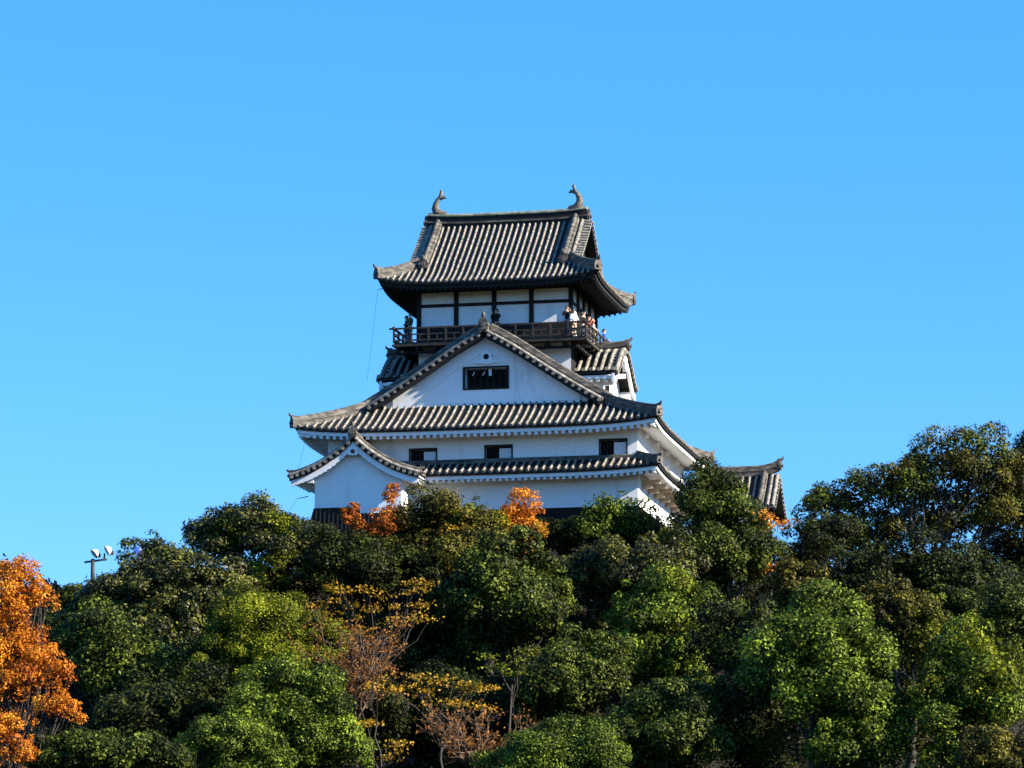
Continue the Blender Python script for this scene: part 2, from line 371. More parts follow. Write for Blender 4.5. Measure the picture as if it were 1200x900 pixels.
TM = [TILE, PAN_SHADED, RIDGE]
def wall_under(mb, fr, cols, z0, topf, opening=None, depth=.3, mi=0, mo=1):
    """front face of a wall in its own plane: fr(c, z, back) -> point. cols: break points, opening=(c0,c1,za,zb)"""
    for c0, c1 in zip(cols[:-1], cols[1:]):
        def quad(p0, p1, q0, q1): mb.add([fr(c0, p0, 0), fr(c1, p1, 0), fr(c1, q1, 0), fr(c0, q0, 0)], [(0, 1, 2, 3)], mi)
        if opening and c0 >= opening[0]-1e-6 and c1 <= opening[1]+1e-6:
            quad(z0, z0, opening[2], opening[2]); quad(opening[3], opening[3], topf(c0), topf(c1))
        else: quad(z0, z0, topf(c0), topf(c1))
    if opening: hole(mb, fr, opening, depth, mi, mo)
def hole(mb, fr, o, depth, mi, mo):
    c0, c1, za, zb = o
    ring = [(c0, za), (c1, za), (c1, zb), (c0, zb)]
    f = [fr(c, z, 0) for c, z in ring]; b = [fr(c, z, depth) for c, z in ring]
    mb.add(f+b, [(0, 1, 5, 4), (1, 2, 6, 5), (2, 3, 7, 6), (3, 0, 4, 7)], mi)
    mb.add(b, [(0, 1, 2, 3)], mo)
def wall_rect(mb, fr, c0, c1, z0, z1, openings=(), depth=.3, mi=0, mo=1):
    cs = sorted({c0, c1, *[o[0] for o in openings], *[o[1] for o in openings]})
    for a, b in zip(cs[:-1], cs[1:]):
        hit = [o for o in openings if a >= o[0]-1e-6 and b <= o[1]+1e-6]
        segs = [(z0, z1)] if not hit else [(z0, hit[0][2]), (hit[0][3], z1)]
        for p, q in segs:
            if q - p > 1e-4: mb.add([fr(a, p, 0), fr(b, p, 0), fr(b, q, 0), fr(a, q, 0)], [(0, 1, 2, 3)], mi)
    for o in openings: hole(mb, fr, o, depth, mi, mo)
def front(v): return lambda c, z, b: np.array([c, v+b, z])
def right(u): return lambda c, z, b: np.array([u-b, c, z])
def left(u): return lambda c, z, b: np.array([u+b, c, z])
def back(v): return lambda c, z, b: np.array([c, v-b, z])

# ------------------------------------------------------------------ the keep
keep = empty('castle_keep', O, -A, 'white plastered castle keep with stacked grey tiled roofs and a railed lookout storey on top', 'castle')
UL, UR, VB = -8.9, 8.82, 15.5

# stone base and black boarded foot
m = MB()
def batter(x, t, side):
    k = .9*t*t; z = -.9 - 5.0*t
    if side == 0: return np.array([UL-k + (UR-UL+2*k)*x, -k, z])
    if side == 1: return np.array([UR+k, -k + (VB+2*k)*x, z])
    if side == 2: return np.array([UR+k - (UR-UL+2*k)*x, VB+k, z])
    return np.array([UL-k, VB+k-(VB+2*k)*x, z])
for sd in range(4): m.grid(lambda x, t: batter(x, t, sd), 20, 8, 0)
m.build('stone_base', STONE, keep)
m = MB(); m.box((UL+.06, .06, -.95), (UR-.06, VB-.06, -.12), 0)
for k in range(60):
    c = UL + .1 + (UR-UL-.2)*k/59
    m.box((c-.03, .02, -.95), (c+.03, .06, -.14), 0)
for k in range(52):
    c = .1 + (VB-.2)*k/51
    m.box((UR-.06, c-.03, -.95), (UR-.02, c+.03, -.14), 0)
m.build('boarded_foot', BOARDS, keep)

# first storey
m = MB()
wall_rect(m, front(0), UL, UR, -.12, 2.6); wall_rect(m, right(UR), 0, VB, -.12, 2.6); wall_rect(m, left(UL), 0, VB, -.12, 2.6); wall_rect(m, back(VB), UL, UR, -.12, 2.6)
m.add([(UL, 0, -.12), (UR, 0, -.12), (UR, VB, -.12), (UL, VB, -.12)], [(3, 2, 1, 0)])
m.build('lower_wall', [PLASTER, DARKROOM], keep)

sk1 = Skirt((-10.35, 10.2, -1.35, VB+1.35), (UL, UR, 0, VB), 1.82, .72, .26, .15)
m = MB()
sk1.tiles(m, 'f', (-5.0, 10.2), 4); sk1.tiles(m, 'r', None, 4); sk1.tiles(m, 'l', (1.0, VB+1.35), 4); sk1.tiles(m, 'b', None, 4)
r1 = m.build('skirt_roof', TM, keep)
for c in ('f+', 'b+', 'b-'): m = MB(); sk1.hip(m, c, .30, .30); m.build('hip_ridge', TM, r1)
for (p, q) in (((-5, -.10, 2.56), (UR, -.10, 2.56)), ((UR+.10, -.2, 2.56), (UR+.10, VB, 2.56)), ((UL-.1, 0, 2.56), (UL-.1, VB, 2.56))):
    m = MB(); m.bar(p, q, .2, .16, 0); m.tube([np.array(p)+(0, 0, .1), np.array(q)+(0, 0, .1)], .09, 6, 0); m.build('wall_flashing', RIDGE, r1)
m = MB()
sk1.soffit(m, 'f', 0, (-5.0, 10.08), 0, rafter=(.17, .17)); sk1.soffit(m, 'r', UR, None, 0); sk1.soffit(m, 'l', UL, (1, VB+1.2), 0, rafter=(.17, .17)); sk1.soffit(m, 'b', VB)
m.build('eave_soffit', PLASTER, r1)
m = MB()
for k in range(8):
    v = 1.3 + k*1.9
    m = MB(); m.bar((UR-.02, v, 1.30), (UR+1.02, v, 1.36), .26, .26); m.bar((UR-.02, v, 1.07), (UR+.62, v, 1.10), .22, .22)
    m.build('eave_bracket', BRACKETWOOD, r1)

# second storey
WIN = [(-4.15, -2.62, 2.62, 3.36), (.17, 1.70, 2.62, 3.42), (6.68, 8.2, 2.66, 3.56)]
m = MB()
wall_rect(m, front(0), UL, UR, 2.4, 4.7, WIN, .35); wall_rect(m, right(UR), 0, VB, 2.4, 4.9, [(9.4, 10.6, 2.9, 3.5)], .35)
wall_rect(m, left(UL), 0, VB, 2.4, 4.7); wall_rect(m, back(VB), UL, UR, 2.4, 4.7)
m.build('upper_wall', [PLASTER, DARKROOM], keep)
for (a, b, c, d) in WIN:
    m = MB(); t = .06
    m.box((a-.05, -.05, d-.02), (b+.05, .06, d+.10)); m.box((a-.05, -.035, c-.02), (a+.03, .05, d-.02)); m.box((b-.03, -.035, c-.02), (b+.05, .05, d-.02))
    fr = m.build('window', WOODBLACK, keep)
    m = MB(); m.box(((a+b)/2+.03, .07, c), (b-.03, .13, d-.1))
    for k in range(5): m.box(((a+b)/2+.1+k*.13, .055, c), ((a+b)/2+.12+k*.13, .07, d-.1))
    m.build('shutter', SHUTTER, fr)
    m = MB()
    for k in range(3): m.box((a+.14+k*.2, .2, c), (a+.2+k*.2, .26, d))
    m.build('lattice', WOODBLACK, fr)

# main roof: hipped skirt with a great gable towards the front
UC, HG, VG = -.15, 6.7, 1.7
sk2 = Skirt((UC-10.3, UC+10.3, -1.35, VB+1.35), (UC-HG, UC+HG, VG, VB-VG), 4.38, 1.70, .36, .22)
GP = [(0, 10.22), (1.6, 9.32), (3.05, 8.36), (4.4, 7.47), (5.6, 6.72), (HG, 6.08)]
gz = lambda d: catmull(GP, d)
mpR = lambda d, a, z: np.array([UC+d, a, z]); mpL = lambda d, a, z: np.array([UC-d, a, z])
VE = 1.0
m = MB()
for s_ in 'frlb': sk2.tiles(m, s_)
r2 = m.build('main_roof', TM, keep)
m = MB()
for mp in (mpR, mpL): gable_slope(m, mp, (.0, HG), gz, VE, VB-VE, VE+.85)
m.build('gable_roof_slope', TM, r2)
for c in ('f+', 'f-', 'b+', 'b-'): m = MB(); sk2.hip(m, c, .36, .42); m.build('hip_ridge', TM, r2)
for mp in (mpR, mpL):
    m = MB()
    verge(m, mp, (.12, HG+.1), gz, VE, -1)
    ridge_run(m, [mp(d, VE+.78, gz(d)+.05) for d in np.linspace(.3, HG+.5, 14)], .34, .52)
    ridge_end(m, mp(HG+.45, VE+.78, gz(HG+.45)+.2), np.array([1 if mp is mpR else -1, 0, 0]), .34, .3, 2, False)
    m.build('gable_verge', TM, r2)
m = MB()
pts = [np.array([UC, a, 10.2 + .25*max(0, (3-a)/2.2)**2]) for a in np.linspace(VE-.05, VB-VE, 14)]
ridge_run(m, pts, .42, .42); ridge_end(m, pts[0]+np.array([0, 0, .18]), (0, -1, 0), .55, .62, 2, False)
m.tube([pts[0]+np.array([0, -.05, .5]), pts[0]+np.array([0, -.05, .68]), pts[0]+np.array([.02, -.08, .86])], [.06, .12, .07], 8, 2)
m.build('main_ridge', TM, r2)
m = MB()
sk2.soffit(m, 'f', 0, None, 0, rafter=(.19, .2), sp=.39); sk2.soffit(m, 'r', UR, None, 0); sk2.soffit(m, 'l', UL, None, 0, rafter=(.19, .2), sp=.39); sk2.soffit(m, 'b', VB)
m.build('eave_soffit', PLASTER, r2)
m = MB()
for k in range(4):
    v = 1.9 + k*3.4
    m = MB(); m.bar((UR-.02, v, 4.02), (UR+.30, v, 4.04), .2, .22); m.build('eave_bracket', PLASTER, r2)

# great gable: white wall, raised bargeboards, rosette, dark window
m = MB()
top = lambda c: gz(abs(c-UC)) - .22
GW = (-1.40, 1.08, 7.03, 8.22)
cols = sorted(set([UC + x for x in np.linspace(-5.95, 5.95, 25)] + [GW[0], GW[1], UC]))
wall_under(m, front(VG), cols, 5.9, top, GW, .8)
g = m.build('gable_wall', [PLASTER, DARKROOM], keep)
m = MB()
for sg in (-1, 1):
    ds = np.linspace(.0, 5.4, 16)
    for i in range(15):
        a, b = ds[i], ds[i+1]; wa, wb = (.75+.10*a*.5, .75+.10*b*.5)
        p = [(UC+sg*a, VG, gz(a)-.3), (UC+sg*b, VG, gz(b)-.3), (UC+sg*b, VG, max(5.9, gz(b)-.3-wb)), (UC+sg*a, VG, gz(a)-.3-wa)]
        if sg < 0: p = p[::-1]
        m.prism([np.array(q) + (0, -.07, 0) for q in p][::-1], (0, .075, 0))
m.build('bargeboard', PLASTER, g)
m = MB()
cx, cz = UC+.02, 8.82
m.lathe((cx, VG-.12, cz), (0, -1, 0), [(0, .0), (.0, .16), (.03, .16), (.03, 0)], 14, 1)
m.prism([np.array([cx+a, VG-.13, cz+b]) for a, b in ((-.32, .1), (-.36, -.2), (-.95, -.36), (-.45, -.36), (0, -.44), (.45, -.36), (.95, -.36), (.36, -.2), (.32, .1), (.2, .36), (-.2, .36))][::-1], (0, .06, 0), 0)
m.build('gable_pendant', [PLASTER, WOODBLACK], g)
m = MB(); a, b, c, d = GW; v = VG
m.box((a-.08, v-.06, d-.02), (b+.08, v+.04, d+.07)); m.box((a-.08, v-.05, c-.07), (b+.10, v+.04, c+.02)); m.box((a-.09, v-.08, c), (a+.03, v+.04, d)); m.box((b-.03, v-.08, c), (b+.09, v+.04, d))
gw = m.build('gable_window', WOODBLACK, g)
m = MB()
for k in range(7): m.box((a+.12+k*.36, v+.35, c), (a+.18+k*.36, v+.42, d))
m.box((a, v+.33, d-.32), (b, v+.36, d-.27))
m.build('lattice', WOODBLACK, gw)
m = MB()
for x0 in (.42, 1.0): m = MB(); m.bar((a+x0, v+.2, d-.42), (a+x0+.12, v+.2, d-.20), .05, .04); m.build('glint_bar', SHUTTER, gw)  # tilted pale bars modelled as glints inside the dark window
m = MB(); m.bar((a+1.45, v+.18, d-.45), (a+1.43, v+.18, d-.06), .16, .03, 0, (0, 1, 0))
m.build('glint_bar', SHUTTER, gw)  # one more pale bar for a glint, upright

# ------------------------------------------------------------------ tower: third storey, balcony, lookout storey
TL, TR, TF, TB = -4.62, 4.28, 4.0, 11.5; TC = (TL+TR)/2; TV = (TF+TB)/2
m = MB()
wall_rect(m, front(TF), TL, TR, 6.0, 9.95)
m.build('tower_wall', [PLASTER, DARKROOM], keep)
m = MB()
wall_rect(m, right(TR-.01), TF, TB, 6.0, 9.95); wall_rect(m, left(TL+.01), TF, TB, 6.0, 9.95); wall_rect(m, back(TB), TL, TR, 6.0, 9.95)
m.build('tower_side_walls', WOODBLACK, keep)  # dark side and back walls; the front wall is plaster

BL, BR, BF, BB = TC-5.6, TC+5.55, 2.7, TB+1.3
m = MB()
m.box((BL, BF, 9.92), (BR, BB, 10.02)); m.box((BL-.1, BF-.05, 9.78), (BR+.1, BF+.14, 9.92)); m.box((BL-.1, BB-.14, 9.78), (BR+.1, BB+.05, 9.92))
m.box((BL-.05, BF+.14, 9.78), (BL+.14, BB-.14, 9.92)); m.box((BR-.14, BF+.14, 9.78), (BR+.05, BB-.14, 9.92))
bal = m.build('balcony', WOODGREY, keep)
m = MB()
for k in range(9):
    u = TL + .2 + (TR-TL-.4)*k/8
    m.box((u-.1, BF+.02, 9.58), (u+.1, TF, 9.78)); m.box((u-.1, TB, 9.58), (u+.1, BB-.02, 9.78))
for k in range(7):
    v = TF + .2 + (TB-TF-.4)*k/6
    m.box((TR, v-.1, 9.58), (BR-.02, v+.1, 9.78)); m.box((BL+.02, v-.1, 9.58), (TL, v+.1, 9.78))
m.box((BL, BF+.4, 9.42), (BR, BF+.56, 9.58)); m.box((BR-.56, BF, 9.40), (BR-.40, BB, 9.57)); m.box((BL+.40, BF, 9.40), (BL+.56, BB, 9.57))
m.build('balcony_joist', WOODBLACK, bal)
m = MB()
e = .22
def rail(z, w_, h_, ext):
    m.box((BL-ext, BF-w_/2, z-h_/2), (BR+ext, BF+w_/2, z+h_/2)); m.box((BL-ext, BB-w_/2, z-h_/2), (BR+ext, BB+w_/2, z+h_/2))
    m.box((BL-w_/2, BF-ext, z-h_/2+.004), (BL+w_/2, BB+ext, z+h_/2+.004)); m.box((BR-w_/2, BF-ext, z-h_/2+.004), (BR+w_/2, BB+ext, z+h_/2+.004))
rail(10.83, .10, .10, .28); rail(10.47, .07, .08, .05); rail(10.14, .08, .09, .05)
n = 11
for k in range(n+1):
    u = BL + (BR-BL)*k/n
    for v in (BF, BB): m.box((u-.055, v-.053, 10.02), (u+.055, v+.053, 10.79 if 0 < k < n else 10.95))
    if k < n:
        for v in (BF, BB): m.box((u+.5-.03, v-.03, 10.18), (u+.5+.03, v+.03, 10.44))
n = 9
for k in range(1, n):
    v = BF + (BB-BF)*k/n
    for u in (BL, BR): m.box((u-.053, v-.055, 10.02), (u+.053, v+.055, 10.79))
m.build('railing', WOODGREY, bal)

# lookout storey: plaster panels between black posts
LZ0, LZ1 = 10.02, 13.35
m = MB()
P4 = [TL, -2.42, -.2, 1.98, TR]
m.box((TL+.04, TF+.06, LZ0), (TR-.04, TB-.06, LZ1), 0)
lw = m.build('lookout_wall', PLASTER, keep)
hw = .13
for u in P4:
    for v in (TF, TB): m = MB(); m.box((u-hw, v-.04 if v == TF else v-.1, LZ0), (u+hw, v+.1 if v == TF else v+.04, LZ1+.2)); m.build('post', WOODBLACK, lw)
for v in (TF+2.0, TF+3.75, TF+5.5):
    for u in (TL, TR): m = MB(); m.box((u-.1, v-hw, LZ0), (u+.1, v+hw, LZ1+.2)); m.build('post', WOODBLACK, lw)
m = MB()
for z, h_ in ((12.33, .09), (13.22, .13), (10.12, .12)):
    m.box((TL, TF-.015, z-h_), (TR, TF+.08, z+h_)); m.box((TR-.08, TF+.1, z-h_), (TR+.02, TB-.1, z+h_)); m.box((TL-.02, TF+.1, z-h_), (TL+.08, TB-.1, z+h_))
m.build('tie_beam', WOODBLACK, lw)
for va, vb in ((TF-.06, TF-.018), (TB+.018, TB+.06)): m = MB(); m.box((TL-.03, va, LZ0), (TR+.03, vb, 11.02)); m.build('dark_wainscot', WOODBLACK, lw)
m = MB(); m.box((TR-.06, TF+2.13, 10.24), (TR+.012, TF+5.37, 12.22)); m.build('doorway', DARKROOM, lw)

# top roof
XC = -.22; XV = TV
sk4 = Skirt((XC-6.35, XC+6.35, 2.2, 2*XV-2.4), (XC-4.5, XC+4.5, 4.1, 2*XV-4.1), 13.36, 1.32, .42, .30, SP4, RR4)
DP = XV - 4.1
TP = [(0, 17.84), (1.2, 16.72), (2.4, 15.70), (DP, 14.68)]
tz = lambda d: catmull(TP, d)
mpF = lambda d, a, z: np.array([a, XV-d, z]); mpB = lambda d, a, z: np.array([a, XV+d, z])
m = MB()
for s_ in 'frlb': sk4.tiles(m, s_, None, 6)
for mp in (mpF, mpB): gable_slope(m, mp, (0, DP), tz, XC-4.6, XC+4.6, XC, 10, SP4, RR4)
r4 = m.build('top_roof', TM, keep)
for c in ('f+', 'f-', 'b+', 'b-'): m = MB(); sk4.hip(m, c, .40, .42); m.build('hip_ridge', TM, r4)
for mp, fb in ((mpF, -1), (mpB, 1)):
    for sg in (1, -1):
        m = MB()
        verge(m, mp, (.1, DP+.1), tz, XC+sg*5.0, sg, .35, 12, .30, 1, .50)
        ridge_run(m, [mp(d, XC+sg*4.1, tz(d)) for d in np.linspace(.25, DP+.25, 12)], .46, .44)
        ridge_end(m, mp(DP+.25, XC+sg*4.1, tz(DP)+.1), np.array([0, fb, 0]), .55, .5)
        m.build('gable_verge', TM, r4)
m = MB()
rz = lambda a: 17.80 + .13*((a-XC)/4.7)**4
pts = [np.array([a, XV, rz(a)]) for a in np.linspace(XC-4.75, XC+4.75, 21)]
m.sweep(pts, [(-.26, -.25), (.26, -.25), (.26, .02), (.31, .04), (.31, .10), (.24, .12), (.24, .46), (-.24, .46), (-.24, .12), (-.31, .10), (-.31, .04), (-.26, .02)], 2)
m.sweep([p+np.array([0, 0, .03]) for p in pts], [(-.33, 0), (.33, 0), (.33, .09), (-.33, .09)], 0)
m.sweep([p+np.array([0, 0, .46]) for p in pts], [(-.30, 0), (.30, 0), (.30, .07), (.12, .20), (-.12, .20), (-.30, .07)], 1)
m.build('top_ridge', [RIDGE, PATINA, PAN_SHADED], r4)
for sg in (-1, 1):
    m = MB(); ridge_end(m, np.array([XC+sg*4.78, XV, 18.05]), np.array([sg, 0, 0]), .55, .62, 0, False); m.build('ridge_end_tile', RIDGE, r4)
for sg in (-1, 1):   # gable end walls, dark boards
    m = MB(); ds = np.linspace(-DP, DP, 17)
    for i in range(16):
        p, q = ds[i], ds[i+1]; u = XC+sg*4.35
        m.add([(u, XV+p, 14.2), (u, XV+q, 14.2), (u, XV+q, tz(abs(q))-.1), (u, XV+p, tz(abs(p))-.1)], [(0, 1, 2, 3)])
    m.build('gable_end', WOODBLACK, r4)
m = MB()
for s_, wv in (('f', TF), ('b', TB), ('l', TL), ('r', TR)): sk4.soffit(m, s_, wv, None, 0, rafter=(.12, .14), sp=.33, fascia=.22)
m.build('eave_soffit', WOODBLACK, r4)
def fish(sg):
    """dolphin-like roof fish: head down on the ridge, body curving up, forked tail, fins"""
    m = MB(); b = np.array([XC+sg*4.06, XV, 18.40])
    path = [(-.42, .05), (-.10, .06), (.16, .20), (.26, .45), (.22, .70), (.08, .95), (-.04, 1.15)]
    rad = [.21, .27, .28, .235, .18, .13, .08]
    path = [(x, z*1.06) for x, z in path]; m.tube([b + np.array([sg*x, 0, z]) for x, z in path], rad, 9)
    for tip in ((-.02, 1.62), (-.42, 1.02)):     # tail blades
        q = b + np.array([sg*-.0, 0, 1.05]); e = b + np.array([sg*tip[0], 0, tip[1]])
        mid = (q+e)/2 + np.array([sg*(-.10 if tip[1] > 1.3 else -.06), 0, .10])
        m.tube([q, mid, e], [.115, .11, .02], 6)
    for x, z, dx, dz in ((.28, .42, .16, .10), (.25, .68, .15, .14), (.14, .9, .14, .14)):
        m.tube([b+np.array([sg*x, 0, z]), b+np.array([sg*(x+dx), 0, z+dz])], [.07, .012], 5)
    for s_ in (-1, 1): m.tube([b+np.array([sg*.05, s_*.15, .2]), b+np.array([sg*.2, s_*.34, .32])], [.09, .015], 5)
    return m.build('roof_fish', BRONZE, r4)
fish(1); fish(-1)

# ------------------------------------------------------------------ dormers with undulating gables left and right of the tower
def dormer(sg):
    wallx = TR if sg > 0 else TL
    X = lambda d: wallx + sg*d            # d metres out from the tower wall
    HW = 3.35; ze, H = 8.22, 1.72
    def kz(wd):
        x = min(1.0, abs(wd)/HW)
        return ze + H*(.5+.5*math.cos(math.pi*min(1, x*1.08)))**.66 + .10*max(0, x-.85)/.15
    L = 2.5
    dm = None
    m = MB()
    ws = np.linspace(-HW, HW, 29)
    m.grid(lambda x, t: np.array([X(-.1+(L+.1)*x), TV-HW+2*HW*t, kz(-HW+2*HW*t)]), 4, 28, 1)
    m.grid(lambda x, t: np.array([X(-.1+(L+.1)*x), TV-HW+2*HW*t, kz(-HW+2*HW*t)-.2]), 4, 28, 1)
    for e in (-1, 1): m.grid(lambda x, t: np.array([X(-.1+(L+.1)*x), TV+e*HW, kz(HW)-.2*t]), 4, 1, 1)
    for k in range(6):
        d = .2 + k*.44
        for e in (-1, 1): m.tube([np.array([X(d), TV+e*wd, kz(wd)+.06]) for wd in np.linspace(.1, HW+.06, 15)], .115, 6, 0)
    roof = m.build('dormer_roof', TM, keep)
    m = MB()    # edge: roll, tile ends, white undulating bargeboard
    m.tube([np.array([X(L-.05), TV+wd, kz(wd)+.08]) for wd in ws], .14, 6, 0)
    for k in range(22):
        wd = -HW + 2*HW*(k+.5)/22
        m.tube([np.array([X(L-.45), TV+wd, kz(wd)-.06]), np.array([X(L+.13), TV+wd, kz(wd)-.06])], .12, 7, 0)
    m.grid(lambda x, t: np.array([X(L+.02), TV-HW+2*HW*x, kz(-HW+2*HW*x)-.03-.25*t]), 28, 1, 1)
    m.build('dormer_verge', TM, roof)
    m = MB()
    for i in range(28):
        a, b = ws[i], ws[i+1]
        ta = .50 - .16*(1-abs(a)/HW); tb = .50 - .16*(1-abs(b)/HW)
        p = [np.array([X(L-.22), TV+a, kz(a)-.2]), np.array([X(L-.22), TV+b, kz(b)-.2]), np.array([X(L-.22), TV+b, kz(b)-.2-tb]), np.array([X(L-.22), TV+a, kz(a)-.2-ta])]
        m.prism(p, (sg*.16, 0, 0))
    m.prism([np.array([X(L-.2), TV+a, kz(0)-.25+b]) for a, b in ((-.45, -.2), (-.3, -.55), (-.12, -.62), (0, -.95), (.12, -.62), (.3, -.55), (.45, -.2), (.3, 0), (-.3, 0))], (sg*.2, 0, 0))
    m.build('undulating_bargeboard', PLASTER, roof)
    m = MB()
    pts = [np.array([X(d), TV, kz(0)+.02+.12*max(0, (d-1.5)/1.2)**2]) for d in np.linspace(.7, 2.6, 7)]
    ridge_run(m, pts, .42, .42); ridge_end(m, pts[-1]+np.array([0, 0, .22]), (sg, 0, 0), .46, .5)
    m.build('dormer_ridge', TM, roof)
    m = MB()
    u1 = X(1.62); hw_ = 2.75
    fr = right(u1) if sg > 0 else left(u1)
    cols = sorted(set(list(np.linspace(TV-hw_, TV+hw_, 13)) + [TV-1.95, TV-.55]))
    wall_under(m, fr, cols, 6.3, lambda c: kz(c-TV)-.22, (TV-1.95, TV-.55, 7.2, 8.05), .5)
    lo, hi = (wallx, u1) if sg > 0 else (u1, wallx)
    wall_rect(m, front(TV-hw_), lo, hi, 6.0, 8.3); wall_rect(m, back(TV+hw_), lo, hi, 6.0, 8.3)
    wl = m.build('dormer_wall', [PLASTER, DARKROOM], keep)
    m = MB()
    for z0_, z1_ in ((7.10, 7.22), (8.02, 8.16)): m.box((min(u1-.05, u1+.07), TV-2.05, z0_), (max(u1-.05, u1+.07), TV-.45, z1_))
    for k in range(8):
        vv = TV-1.95 + k*.2; m.box((u1-.06, vv-.03, 7.2), (u1+.0, vv+.03, 8.05))
    m.build('lattice_window', WOODBLACK, wl)
    for e in (-1, 1):    # white eave blocks on both long sides and the brackets carrying the bargeboard
        v0, v1 = sorted((TV+e*(HW-.05), TV+e*hw_))
        a, b = sorted((X(.0), X(L-.15)))
        m = MB(); m.box((a, v0, 7.86), (b, v1, 8.02))
        for k in range(6):
            u = X(.2+k*.42); m.box((u-.09, v0+.02, 7.68), (u+.09, v1-.02, 7.86))
        m.build('eave_block', PLASTER, roof)
        a, b = sorted((X(1.60), X(L-.24)))
        m = MB(); m.box((a, min(TV+e*hw_, TV+e*(hw_-.3)), 7.55), (b, max(TV+e*hw_, TV+e*(hw_-.3)), 7.86)); m.build('gable_bracket', PLASTER, roof)
        m = MB(); m.box((a, min(TV+e*1.2, TV+e*.95), 8.55), (b, max(TV+e*1.2, TV+e*.95), 8.8)); m.build('gable_bracket', PLASTER, roof)
dormer(1); dormer(-1)

# ------------------------------------------------------------------ corner turret in front of the keep's left corner
tur = empty('corner_turret', world(-6.7, -1.3, -.3), -A, 'low white corner turret with one curved gable, joined to the front of the tall keep', 'turret')
TO = np.array([-6.7, -1.3, -.3])
class TMB(MB):
    def build(s, name, mats, parent=None):
        s.v = [tuple(np.array(p) - TO) for p in s.v]; return super().build(name, mats, parent)
TVF = -2.6; TGE = -3.15; TU = -6.65
TZ = [(0, 3.72), (.8, 3.02), (1.7, 2.40), (2.7, 1.92), (3.75, 1.60)]
uz = lambda d: catmull(TZ, d)
mR = lambda d, a, z: np.array([TU+d, a, z]); mL = lambda d, a, z: np.array([TU-d, a, z])
m = TMB()
wall_under(m, front(TVF), list(np.linspace(-8.95, -4.0, 21)), -.12, lambda c: uz(abs(c-TU))-.28)
wall_rect(m, front(TVF), -6.35, -4.0, -.48, -.118)
wall_rect(m, right(-4.0), TVF, 0, -.48, 1.62); wall_rect(m, left(-8.95), TVF, 1.2, -.12, 1.55)
m.build('wall', PLASTER, tur)
m = TMB()
for mp in (mR, mL): gable_slope(m, mp, (0, 3.75 if mp is mR else 3.6), uz, TGE, -.02 if mp is mR else 1.2, TGE+.85)
tr_ = m.build('roof', TM, tur)
for mp, d1 in ((mR, 3.78), (mL, 3.62)):
    m = TMB(); verge(m, mp, (.1, d1), uz, TGE, -1, .2, 12, .36)
    sg = 1 if mp is mR else -1
    ridge_run(m, [mp(d, TGE+.55, uz(d)+.05) for d in np.linspace(.2, d1-.1, 12)], .26, .2, top=.1)
    ridge_end(m, mp(d1-.05, TGE+.3, uz(d1)+.1), np.array([sg, 0, 0]), .34, .34)
    m.build('gable_verge', TM, tr_)
m = TMB()
pts = [np.array([TU, a, 3.72 + .1*max(0, -a-2)]) for a in np.linspace(TGE-.03, -.05, 8)]
ridge_run(m, pts, .32, .25); ridge_end(m, pts[0]+np.array([0, 0, .14]), (0, -1, 0), .45, .48, 2, False)
m.tube([pts[0]+np.array([0, -.05, .45]), pts[0]+np.array([0, -.05, .62]), pts[0]+np.array([0, -.09, .75])], [.05, .10, .05], 8, 2)
m.build('ridge', TM, tr_)
m = TMB()
for sg, d1 in ((1, 3.7), (-1, 3.55)):
    ds = np.linspace(0, d1, 15)
    for i in range(14):
        a, b = ds[i], ds[i+1]
        p = [np.array([TU+sg*a, TGE+.1, uz(a)-.22]), np.array([TU+sg*b, TGE+.1, uz(b)-.22]), np.array([TU+sg*b, TGE+.1, uz(b)-.22-.36]), np.array([TU+sg*a, TGE+.1, uz(a)-.22-.36-.10*(1-a/d1)])]
        m.prism(p if sg < 0 else p[::-1], (0, .12, 0))
m.build('bargeboard', PLASTER, tr_)
m = TMB()
m.prism([np.array([TU+a, TGE+.04, 3.0+b]) for a, b in ((-.16, .2), (-.34, -.12), (-.2, -.3), (-.05, -.26), (0, -.32), (.05, -.26), (.2, -.3), (.34, -.12), (.16, .2))][::-1], (0, .07, 0), 0)
m.lathe((TU, TGE+.03, 2.94), (0, -1, 0), [(0, 0), (0, .12), (.03, .12), (.03, 0)], 12, 1)
m.build('gable_pendant', [PLASTER, WOODBLACK], tr_)
for sg, ue, uw, v1 in ((-1, TU-3.5, -8.95, 1.2), (1, TU+3.65, -4.0, -.05)):
    a, b = sorted((ue, uw))
    za, zb = (uz(3.5)-.34, 1.5); m = TMB()
    m.add([(ue, TGE+.25, za), (uw, TGE+.25, zb), (uw, v1, zb), (ue, v1, za)], [(0, 1, 2, 3)])
    m.add([(ue, TGE+.25, za), (ue, v1, za), (ue, v1, za+.2), (ue, TGE+.25, za+.2)], [(0, 1, 2, 3)])
    for k in range(6):
        v = TGE+.55 + k*.55
        if v < v1: m.bar((ue+(.08 if sg < 0 else -.08), v, za-.08), (uw, v, zb-.08), .15, .17)
    m.box((min(uw, uw+sg*.42), TVF-.28, 1.26), (max(uw, uw+sg*.42)+.001, TVF-.02, 1.5))
    m.build('eave_soffit', PLASTER, tr_)
m = TMB()    # black boarded and battered foot
m.prism([np.array(p) for p in ((-8.98, TVF-.02, -.13), (-6.37, TVF-.02, -.13), (-6.37, TVF-.02, -.50), (-3.98, TVF-.02, -.50), (-3.9, TVF-.35, -2.4), (-9.6, TVF-.35, -2.4))][::-1], (0, 2.5, 0))
m.prism([np.array(p) for p in ((-9.6, TVF-.35, -2.4), (-3.9, TVF-.35, -2.4), (-3.2, TVF-.9, -5.5), (-10.3, TVF-.9, -5.5))][::-1], (0, 2.5, 0))
